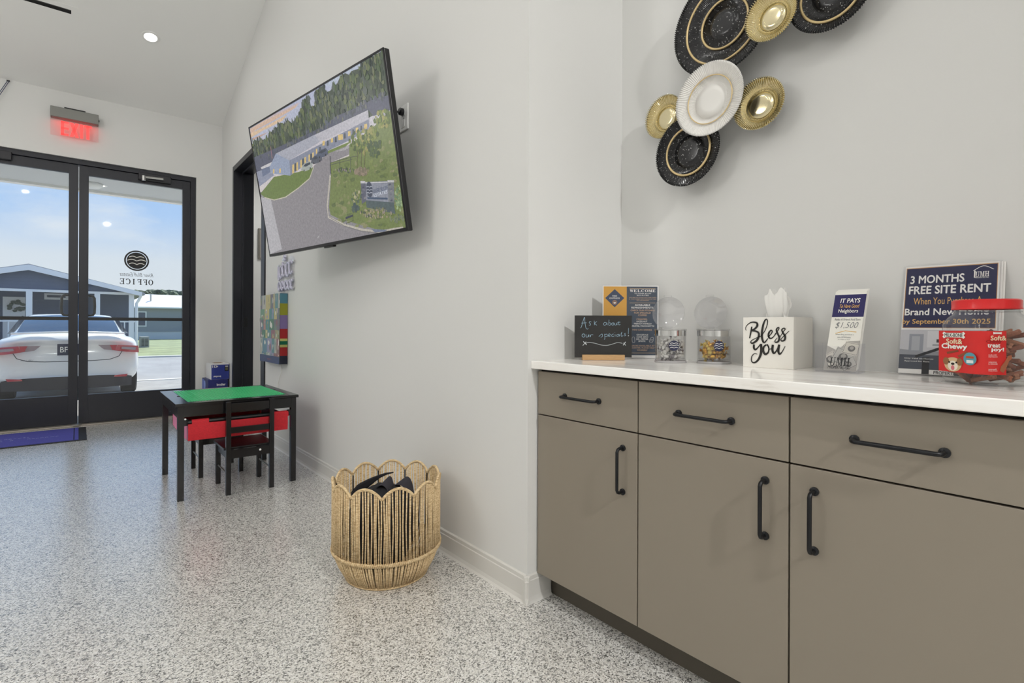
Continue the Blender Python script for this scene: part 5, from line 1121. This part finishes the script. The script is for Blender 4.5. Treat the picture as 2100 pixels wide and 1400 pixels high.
# ---- dog treat jar: rounded square bottle, corner to the room, red screw lid
JA = math.radians(50); JS = .066
jc = at(2022, 1.222)
tj = thing('treat_jar', 'clear square plastic jar of dog treats with a red lid and red labels', 'jar', (jc.x, jc.y, ZT), JA)       # local -y face meets one label, -x face the other
def sq(r, k=5.0, n=56):
    out = []
    for j in range(n):
        a = 2 * PI * j / n; c_, s_ = math.cos(a), math.sin(a); q = r / (abs(c_) ** k + abs(s_) ** k) ** (1 / k); out.append((q * c_, q * s_))
    return out
def shell(prof, name, m, inner=False):
    mb = MB(); n = 56; vs = []; fs = []
    for r, k, z in prof: vs += [(x, y, z) for x, y in sq(r, k, n)]
    for i in range(len(prof) - 1): fs += [(i * n + j, i * n + (j + 1) % n, (i + 1) * n + (j + 1) % n, (i + 1) * n + j) for j in range(n)]
    fs.append(tuple(range(n))[::-1]); mb.add(vs, fs); return mb.build(name, m, tj, smooth=.7)
shell([(JS - .010, 4, 0), (JS - .003, 4, .004), (JS, 4.5, .012), (JS, 4.5, .138), (JS - .002, 4, .148), (JS - .005, 3, .158), (.0590, 2.2, .164), (.0580, 2, .168), (.0580, 2, .182)], 'jar_body', M_jar)
mb = MB(); mb.lathe([(0, .198), (.0590, .198), (.0622, .195), (.0622, .180), (.0632, .178), (.0632, .175), (.0598, .175), (.0598, .192), (0, .192)], 72, close=False, ripple=lambda i, a: ((.0005 * math.sin(60 * a)) if i in (2, 3) else 0, 0)); mb.build('red_lid', mat('lid_red', (222, 34, 36), .3), tj, smooth=.6)
MB().lathe([(.0590, .168), (.0620, .168), (.0620, .171), (.0590, .171)], 48).build('neck_ring', M_jar, tj, smooth=.6)
M_lr = mat('label_red', (214, 36, 34), .4)
LZ0, LZ1 = .027, .125
LMf = {'f': Matrix(((-1, 0, 0, 0), (0, 0, 1, JS + .0012), (0, 1, 0, 0), (0, 0, 0, 1))), 's': Matrix(((0, 0, -1, -JS - .0012), (-1, 0, 0, 0), (0, 1, 0, 0), (0, 0, 0, 1)))}
mb = MB(); path = [(x, y) for x, y in sq(JS + .0008, 4.5, 112)][24:75]           # wraps the front face, the rounded corner and part of the side
path = [(.055, JS - .0004)] + [q for q in path if q[0] < .046 and q[1] > .012]
vs_ = [(x, y, z) for z in (LZ0, LZ1) for x, y in path]; npt = len(path)
mb.add(vs_, [(i, i + 1, npt + i + 1, npt + i) for i in range(npt - 1)]); lb_ = mb.build('red_label', M_lr, tj, smooth=True)
def lab(s_, side, u, v, w2, h2, m_, **kw): M_ = LMf[side]; return text(s_, w2, h2, m_, tj, M_, (u, v, .0008), **kw)
bone = [(-.019, .004), (-.022, .007), (-.019, .010), (-.015, .008), (.015, .008), (.019, .010), (.022, .007), (.019, .004), (.022, .001), (.019, -.002), (.015, 0), (-.015, 0), (-.019, -.002), (-.022, .001)]
for side, (bu, bv, sx_, sy_) in {'f': (-.010, .1145, 1.45, 1.35), 's': (-.036, .1205, .45, .45)}.items():
    MB().poly([LMf[side] @ Vector((bu + x * sx_, bv + (y - .004) * sy_, .0006)) for x, y in bone]).build('bone_badge', M_inkw, tj)
lab('MILK-BONE', 'f', -.010, .1145, .050, .0082, M_ink, bold=.025); lab('Soft&', 'f', -.008, .1000, .044, .0115, mat('label_cream', (240, 226, 190), .5), bold=.03); lab('Chewy', 'f', -.008, .0865, .070, .0150, M_inkw, bold=.05)
lab('Soft&', 's', -.034, .1095, .034, .0100, MATS['label_cream'], bold=.03); lab('Chewy', 's', -.044, .1010, .034, .007, mat('label_dark_red', (150, 20, 24), .5), bold=.03); lab('treat', 's', -.044, .0925, .028, .0075, M_inkw, bold=.04); lab('joy!', 's', -.036, .0830, .028, .0100, M_inkw, bold=.04)
for i, (a_, b_) in enumerate((('made with', 'real bacon'), ('vitamins', '& minerals'), ('small', 'meaty treats'))):
    lab(a_, 's', -.047, .0720 - .016 * i, .018, .0030, M_inkw); lab(b_, 's', -.046, .0680 - .016 * i, .020, .0030, M_inkw)
pc = Pic(2e-5, .0003)                                       # flat pictures on the label: strips, round badge, a generic dog face
pc.poly([(-.030, .074), (.002, .080), (.004, .076), (-.028, .069)], (132, 74, 52)); pc.poly([(.000, .066), (.026, .078), (.030, .074), (.006, .062)], (146, 84, 58)); pc.disc(.034, .061, .017, (92, 156, 170), 24, .0145); pc.rect(.024, .044, .062, .067, (196, 84, 50)); pc.rect(.025, .043, .051, .058, (226, 232, 232))
dx_ = -.012
pc.disc(dx_, .045, .024, (214, 184, 142), 22, .017); pc.disc(dx_ - .019, .052, .009, (150, 108, 74), 12, .009); pc.disc(dx_ + .019, .052, .009, (150, 108, 74), 12, .009); pc.disc(dx_, .042, .014, (240, 230, 212), 18, .012); pc.disc(dx_ - .010, .050, .0028, (30, 24, 22), 10, .0022); pc.disc(dx_ + .010, .050, .0028, (30, 24, 22), 10, .0022); pc.disc(dx_, .0465, .0052, (34, 28, 28), 12, .0028); pc.disc(dx_, .0370, .005, (214, 120, 128), 12, .006)
o = pc.build('label_picture', M_print, tj); o.matrix_local = LMf['f']
pc = Pic(2e-5, .0003); pc.poly([(-.030, .036), (-.022, .032), (-.016, .042), (-.010, .058), (-.003, .064), (-.004, .072), (-.012, .070), (-.020, .056), (-.028, .046)], (170, 104, 76)); o = pc.build('label_picture', M_print, tj); o.matrix_local = LMf['s']
# the treats themselves
def treat_mesh():
    mb = MB(); pts = [(x * 1.35, (y - .004) * 1.25) for x, y in bone]; mb.prism([(x, y, -.005) for x, y in pts], (0, 0, .010)); return mb.mesh('dog_treat', .6, .0022, 1)
tm = treat_mesh(); tms = []
for c_ in ((158, 102, 78), (138, 84, 64), (176, 122, 94)): q = tm.copy(); q.materials.clear(); q.materials.append(mat('treat_%d' % c_[0], c_, .75, noise=(200, .18))); tms.append(q)
rnd = random.Random(21); pos = []; tr3 = 0
while len(pos) < 78 and tr3 < 60000:
    tr3 += 1; x, y = rnd.uniform(-.041, .041), rnd.uniform(-.041, .041); z = .014 + rnd.random() * (.098 + .02 * (-x - y) / .08)
    p = Vector((x, y, z))
    if all((p - q_).length > .0160 for q_ in pos): pos.append(p)
Mj = Matrix.Translation((jc.x, jc.y, ZT)) @ Matrix.Rotation(JA, 4, 'Z')
for i, p in enumerate(pos):
    o_ = bpy.data.objects.new('dog_treat', tms[i % 3]); COL.objects.link(o_); o_.location = Mj @ p
    o_.rotation_euler = (rnd.uniform(-.5, .5) + (PI / 2 if rnd.random() < .35 else 0), rnd.uniform(-.5, .5), rnd.uniform(0, 6.2)); tag(o_, 'brown bone-shaped dog treat inside the red-lidded jar', 'dog treat', 'dog treats in the red-lidded jar')

# ================================================================== OUTSIDE: CAR
YC = 10.8; CX = onY(144, 720, YC).x; HG = ZG
car = thing('car', 'white four-door sedan parked tail-on outside the glass doors', 'car', (CX, YC, HG))
M_cw = mat('car_white', (247, 247, 246), .25, coat=.8); M_cg = mat('car_glass', (58, 74, 96), .06, spec=.8); M_cd = mat('car_dark_trim', (44, 42, 48), .6); M_tail = mat('tail_red', (176, 26, 40), .15, coat=1); M_tlw = mat('tail_clear', (150, 128, 130), .12, coat=1)
def sec(w, zb, zs, zt): return [(0, zb), (w * .70, zb), (w * .90, zb + .03), (w * .975, zb + .14), (w, .52), (w * .995, .66), (w * .975, zs - .10), (w * .93, zs - .02), (w * .84, zs + .01), (w * .6, zt - .006), (0, zt)]
st_ = [(0.0, .80, .37, .90, .96, 1), (.05, .88, .33, .95, 1.03, 1), (.16, .905, .27, .985, 1.085, .8), (.45, .92, .24, 1.0, 1.10, .25), (.95, .925, .24, 1.01, 1.07, 0), (1.6, .925, .22, 1.0, 1.03, 0), (2.6, .925, .20, .98, 1.0, 0), (3.5, .92, .20, .96, 1.0, 0), (4.3, .90, .22, .88, .94, 0), (4.75, .84, .26, .74, .80, 0), (4.9, .70, .32, .64, .68, 0)]
def lean(z): return 0 if z < .60 else (.10 * (z - .60) / .42 + .04)
mb = MB(); vs_ = []; m_ = 11
for (y, w, zb, zs, zt, k) in st_:
    half = [(x, y + k * lean(z) + (k * .16 * (abs(x) / w) ** 3 if y < .3 else 0), z) for x, z in sec(w, zb, zs, zt)]
    ring_ = half + [(-x, yy_, z) for x, yy_, z in half[-2:0:-1]]; vs_ += ring_
n_ = len(vs_) // len(st_); fs_ = [(i * n_ + j, i * n_ + (j + 1) % n_, (i + 1) * n_ + (j + 1) % n_, (i + 1) * n_ + j) for i in range(len(st_) - 1) for j in range(n_)]
half_n = m_
for i_ in (0, len(st_) - 1):                                # end caps as strips across
    b0_ = i_ * n_
    for j in range(m_ - 1): a1, a2 = b0_ + j, b0_ + j + 1; c1, c2 = b0_ + (n_ - j) % n_, b0_ + (n_ - j - 1) % n_; fs_.append((a1, a2, c2, c1) if c1 != a1 and c2 != a2 else ((a1, a2, c2) if c1 == a1 else (a1, a2, c1)))
mb.add(vs_, fs_); body = mb.mesh('body', True); bo = obj('body', body, M_cw, car); sb = bo.modifiers.new('smooth', 'SUBSURF'); sb.levels = 2; sb.render_levels = 2
gs = [(.42, .70, 1.06, .66), (.80, .70, 1.20, .62), (1.45, .71, 1.385, .58), (2.0, .715, 1.425, .585), (2.7, .715, 1.415, .58), (3.3, .71, 1.28, .60), (3.95, .72, 1.0, .66)]
mb = MB(); vs_ = []
for y, wb, zt, wt in gs:
    half = [(0, .95), (wb + .10, .95), (wb + .08, .99), (wt + (wb + .08 - wt) * .35, .99 + (zt - .99) * .62), (wt + .02, zt - .04), (wt - .06, zt - .008), (0, zt)]
    vs_ += [(x, y, z) for x, z in half] + [(-x, y, z) for x, z in half[-2:0:-1]]
n_ = len(vs_) // len(gs); fs_ = [(i * n_ + j, i * n_ + (j + 1) % n_, (i + 1) * n_ + (j + 1) % n_, (i + 1) * n_ + j) for i in range(len(gs) - 1) for j in range(n_)]
fs_ += [tuple(range(n_))[::-1], tuple((len(gs) - 1) * n_ + j for j in range(n_))]
mb.add(vs_, fs_); ro = obj('cabin', mb.mesh('cabin', True), M_cw, car); sb = ro.modifiers.new('smooth', 'SUBSURF'); sb.levels = 2; sb.render_levels = 2
MB().grid(lambda u, v: ((2 * u - 1) * (.655 - .09 * v), .50 + .92 * v - .05 * (2 * u - 1) ** 2 * 0 + .04 * abs(2 * u - 1) ** 2, 1.115 + .275 * v - .035 * (2 * u - 1) ** 2 + .03 * math.sin(PI * v)), 16, 8).build('rear_window', M_cg, car, smooth=True)
for s_ in (-1, 1):
    MB().poly([(s_ * .80, 1.05, 1.06), (s_ * .80, 3.3, 1.05), (s_ * .665, 2.75, 1.36), (s_ * .66, 1.7, 1.37)]).build('side_window', M_cg, car)
    # tail lamp: outboard half on the wing, inboard half on the lid
    TL = lambda pts, m_, nm, y_=-.012, d=.10: MB().prism([(s_ * x, y_ + .19 * (x / .9) ** 3 + .10 * max(0, z - .6), z) for x, z in pts], (0, d, 0)).build(nm, m_, car)
    TL([(.895, .86), (.60, .885), (.57, .79), (.72, .765), (.90, .745)], M_tail, 'tail_lamp'); TL([(.595, .885), (.345, .89), (.42, .815), (.57, .79)], M_tlw, 'reverse_lamp')
    TL([(.86, .835), (.66, .85), (.65, .815), (.85, .79)], M_tlw, 'lamp_lens', -.018, .06); TL([(.595, .88), (.50, .885), (.53, .805), (.57, .795)], M_tail, 'lid_lamp', -.018, .06)
    TL([(.74, .395), (.56, .385), (.55, .36), (.72, .355)], M_tail, 'reflector', -.05, .06)
    for y_ in (.98, 3.8):
        wm = Matrix.Translation((s_ * .80, y_, .325)) @ Matrix.Rotation(PI / 2, 4, 'Y')
        wo_ = MB().lathe([(0, -.09), (.20, -.10), (.30, -.11), (.325, -.09), (.325, .09), (.30, .11), (.20, .10), (0, .09)], 28).build('wheel', mat('tyre', (34, 34, 36), .8), car, smooth=.6); wo_.matrix_local = wm
        h_ = MB().lathe([(0, .0), (.19, .0), (.205, .012), (.06, .02), (0, .02)], 20, (0, 0, .10 * s_)).build('wheel_rim', M_silver, wo_, smooth=.6)
mb = MB(); mb.grid(lambda u, v: ((2 * u - 1) * (.80 - .05 * v * 0), -.018 + .16 * abs(2 * u - 1) ** 3, .20 + (.20 - .045 * abs(2 * u - 1) ** 4) * v), 20, 4); mb.build('rear_valance', M_cd, car, smooth=True)
seam = [(-.66, .06, .78), (-.62, .05, .70), (-.50, .03, .652), (-.30, .012, .640), (0, .006, .638), (.30, .012, .640), (.50, .03, .652), (.62, .05, .70), (.66, .06, .78)]
MB().tube([(x, y - .012, z) for x, y, z in seam], .006, 6).build('lid_seam', mat('seam_dark', (60, 62, 66), .6), car)
MB().box(-.155, .155, -.012, .03, .735, .915).build('licence_plate', mat('plate_navy', (34, 40, 66), .4), car, bevel=.003)
pm = Matrix(((1, 0, 0, 0), (0, 0, -1, -.0125), (0, 1, 0, .825), (0, 0, 0, 1))); text('BF', .09, .085, M_inkw, car, pm, (-.075, 0, .001), name='plate_lettering')
text('MALIBU', .14, .022, mat('badge_grey', (90, 92, 96), .4), car, pm, (-.50, -.155, .004), name='badge_lettering', shear=.2)
MB().tube([(-.70, .30, 1.075), (0, .20, 1.10), (.70, .30, 1.075)], .018, 8).build('lid_spoiler', M_cw, car, smooth=True)

# ================================================================== OUTSIDE: HOUSES
def bxw(x0, x1, y0, y1, z0, z1, c): return MB().box(x0 - c[0], x1 - c[0], y0 - c[1], y1 - c[1], z0 - c[2], z1 - c[2])
M_side = mat('siding_slate', (84, 98, 122), .7); M_wtrim = mat('house_trim_white', (232, 233, 235), .6); M_hroof = mat('roof_shingle_grey', (150, 152, 156), .8); M_dk = mat('house_glass_dark', (70, 84, 104), .1)
for m_ in (M_side,):
    t_ = m_.node_tree; b_ = t_.nodes['Principled BSDF']; wv = t_.nodes.new('ShaderNodeTexWave'); wv.bands_direction = 'Z'; wv.inputs['Scale'].default_value = 2.6; wv.wave_profile = 'SAW'; bp = t_.nodes.new('ShaderNodeBump'); bp.inputs['Strength'].default_value = .5; bp.inputs['Distance'].default_value = .02; tc = t_.nodes.new('ShaderNodeTexCoord')
    t_.links.new(tc.outputs['Object'], wv.inputs['Vector']); t_.links.new(wv.outputs[0], bp.inputs['Height']); t_.links.new(bp.outputs[0], b_.inputs['Normal'])
Y1 = 26.0; pk = onY(60, 543.6, Y1); ev = onY(290, 600, Y1); hwid = ev.x - pk.x; bm_z = 2.26; c = (pk.x, Y1, ZG)
hs = thing('porch_house', 'slate-blue gabled house with a white-posted front porch beyond the car', 'house', c)
G = pk.z - ZG; E_ = ev.z - ZG; B_ = bm_z - ZG
MB().prism([(-hwid + .15, 0, B_), (hwid - .15, 0, B_), (0, 0, G - .15)], (0, .12, 0)).build('gable_wall', M_side, hs)
MB().prism([(-hwid, -.35, E_), (0, -.35, G), (hwid, -.35, E_), (hwid, -.35, E_ - .16), (0, -.35, G - .2), (-hwid, -.35, E_ - .16)], (0, .1, 0)).build('rake_board', M_wtrim, hs)
MB().prism([(-hwid - .1, -.30, E_ - .02), (0, -.30, G + .03), (hwid + .1, -.30, E_ - .02), (hwid + .1, -.30, E_ - .10), (0, -.30, G - .06), (-hwid - .1, -.30, E_ - .10)], (0, 9, 0)).build('roof', M_hroof, hs)
MB().box(-hwid + .1, hwid - .1, -.06, .10, B_ - .03, B_ + .06).build('beam', M_wtrim, hs)
MB().box(-hwid + .25, hwid - .25, 1.8, 8.5, 0, B_ + .05).build('front_wall', M_side, hs)
MB().box(-hwid + .1, hwid - .1, -.1, 1.8, .35, .5).build('porch_floor', mat('deck_grey', (150, 148, 146), .7), hs)
for x in (-hwid + .25, onY(60, 600, Y1).x - pk.x, onY(199.5, 602, Y1).x - pk.x, onY(269.5, 605, Y1).x - pk.x):
    MB().box(x - .085, x + .085, -.085, .085, .35, B_).build('porch_post', M_wtrim, hs)
MB().box(-hwid + .1, hwid - .1, -.03, .03, 1.30, 1.36).build('handrail', M_wtrim, hs)
x = -hwid + .3
while x < hwid - .2: MB().box(x - .02, x + .02, -.02, .02, .5, 1.3).build('baluster', M_wtrim, hs); x += .28
w0, w1 = onY(91, 601, Y1 + 1.8), onY(140, 612, Y1 + 1.8)
wn = MB().box(w0.x - pk.x, w1.x - pk.x, 1.74, 1.8, w1.z - ZG - .06, w0.z - ZG + .0).build('window', M_wtrim, hs); MB().box(w0.x - pk.x + .08, w1.x - pk.x - .08, 1.72, 1.75, w1.z - ZG + .02, w0.z - ZG - .07).build('pane', M_dk, wn)
d0, d1_ = onY(6, 608, Y1 + 1.8), onY(52, 608, Y1 + 1.8)
dd = MB().box(d0.x - pk.x, d1_.x - pk.x, 1.72, 1.8, .5, d0.z - ZG).build('front_door', M_wtrim, hs); wr = onY(33, 627, Y1 + 1.75)
mb = MB(); rnd = random.Random(4)
for k in range(26): a = rnd.uniform(0, 6.28); q = .12 + .14 * rnd.random(); mb.blob((wr.x - pk.x + q * 1.1 * math.cos(a), 1.66, wr.z - ZG + q * math.sin(a) * .8), (.07, .04, .05), k, .3, 7, 5)
o = mb.build('wreath', mat('wreath_green', (92, 104, 96), .9), dd); o['kind'] = 'stuff'
MB().tube([(hwid - .02, -.25, E_ - .1), (hwid - .1, -.15, E_ - .32), (onY(272, 605, Y1).x - pk.x + .12, -.12, E_ - .45), (onY(272, 605, Y1).x - pk.x + .12, -.12, .1)], .05, 8).build('downspout', M_wtrim, hs)

Y2 = onZ(330, 696, ZG).y; L0 = onY(277, 680, Y2).x - 1.0; c = (L0, Y2, ZG); zs_, ze_, zr_ = onY(330, 680, Y2).z - ZG, onY(330, 631, Y2).z - ZG, onY(330, 614, Y2).z - ZG
h2 = thing('mobile_home', 'long grey single-storey home with a white roof past the lawn', 'house', c)
MB().box(0, 22, 0, 7, zs_, ze_).build('wall', mat('siding_grey', (146, 152, 160), .7), h2)
MB().box(0, 22, .03, 6.9, 0, zs_).build('skirting', mat('skirting_pale', (206, 210, 214), .7), h2)
MB().prism([(-.2, -.35, ze_ - .05), (-.2, -.35, ze_ + .05), (-.2, 3.5, zr_ + .55), (-.2, 7.3, ze_ + .05), (-.2, 7.3, ze_ - .05)], (22.4, 0, 0)).build('roof', mat('roof_white_metal', (236, 238, 240), .5), h2)
MB().tube([(onY(313, 625, Y2).x - L0, 1.4, zr_ - .1), (onY(313, 625, Y2).x - L0, 1.4, zr_ + .5)], .06, 8).build('vent_pipe', M_silver, h2)
w0, w1 = onY(281, 638, Y2), onY(300.5, 669.5, Y2)
wn = MB().box(w0.x - L0, w1.x - L0, -.05, 0, w1.z - ZG, w0.z - ZG).build('window', M_wtrim, h2)
mz = (w0.z + w1.z) / 2 - ZG
for a_, b_ in ((w1.z - ZG + .09, mz - .03), (mz + .03, w0.z - ZG - .09)): MB().box(w0.x - L0 + .09, w1.x - L0 - .09, -.07, -.04, a_, b_).build('pane', M_dk, wn)
ap = onZ(297, 713, ZG); c = (ap.x, ap.y, ZG + .02)
ac = thing('air_conditioner', 'grey outdoor air conditioning unit on the lawn beside the house', 'air conditioner', c)
a0, a1 = onY(288, 700, ap.y).x - ap.x, onY(306, 700, ap.y).x - ap.x; ahh = onY(297, 690, ap.y).z - ZG - .02
MB().box(a0, a1, 0, .8, 0, ahh).build('housing', mat('ac_grey', (178, 180, 180), .6), ac)
for p_, q_ in ((.12, .44), (.52, .90)):
    x0_, x1_ = a0 + (a1 - a0) * p_, a0 + (a1 - a0) * q_
    for k in range(6): zz_ = .08 + k * (ahh - .16) / 6; MB().box(x0_, x1_, -.02, .0, zz_, zz_ + (ahh - .16) / 6 * .6).build('louvre', mat('ac_dark', (84, 88, 90), .7), ac)

# ---- trees behind the houses
M_leaf = mat('tree_leaf', (96, 108, 88), .9, noise=(2.5, .5)); M_bark = mat('tree_bark', (90, 80, 70), .9)
def tree(px, py, D, rx, h, lab, seed):
    base = onY(px, py, D); t0 = thing('tree', lab, 'tree', (base.x, D, ZG), group='trees behind the houses'); rnd = random.Random(seed); top = base.z - ZG
    MB().tube([(0, 0, 0), (.1, 0, top * .4), (0, 0, top * .7)], [.4, .3, .15], 8).build('trunk', M_bark, t0)
    mb = MB()
    for k in range(110):
        a = rnd.uniform(0, 6.28); q = rnd.random() ** .5; z = top * (.38 + .52 * rnd.random()); f = math.sqrt(max(.1, 1 - ((z / top - .62) / .45) ** 2)); r_ = rx * rnd.uniform(.10, .20)
        mb.blob((rx * q * f * math.cos(a), rx * q * f * math.sin(a), z), (r_, r_, r_ * .8), seed * 500 + k, .6, 14, 9)
    o = mb.build('crown', M_leaf, t0); o['kind'] = 'stuff'
tree(315, 594, 76, 4.8, 7, 'broad round-topped tree behind the grey home', 1)
tree(365, 600, 92, 4.6, 6, 'smaller tree beside the broad tree behind the grey home', 2)
tree(283, 602, 61, 1.6, 6, 'low tree showing over the roof next to the porch house', 3)
tree(430, 596, 112, 6, 7, 'tree behind the far end of the grey home', 4)

# ---- porch ceiling lights
for px, py, lab in ((205, 380, 'lit round can light in the porch ceiling outside the doors'), (187, 376, 'round white dome fixture in the porch ceiling outside the doors')):
    q = onZ(px, py, 2.955); r = thing('porch_light', lab, 'porch light', M=frame((q.x, q.y, 2.955), (1, 0, 0), (0, -1, 0)))
    if px == 205:
        MB().lathe([(.055, 0), (.055, .004), (.08, .004), (.082, 0)], 24).build('trim_ring', M_white, r); MB().lathe([(0, .003), (.055, .003), (.055, .001), (0, .001)], 24).build('lens', mat('porch_lens', (255, 250, 240), .5, emit=(255, 244, 220), estr=3), r)
    else: MB().lathe([(.13, 0), (.125, .03), (.09, .055), (0, .065)], 28).build('dome', M_white, r, smooth=True)
# ---- picture on the side room wall
q = onY(533, 500, YD); pf = thing('picture_frame', 'grey framed picture on the side room wall seen through the doorway', 'picture', M=frame((q.x + .10, YD, q.z), (1, 0, 0), (0, 0, 1)))
MB().box(-.12, .3, -.19, .19, 0, .02).build('frame', mat('frame_grey', (120, 116, 108), .5), pf); MB().box(-.10, .28, -.17, .17, .02, .022).build('artwork', mat('art_grey', (170, 166, 158), .7), pf)
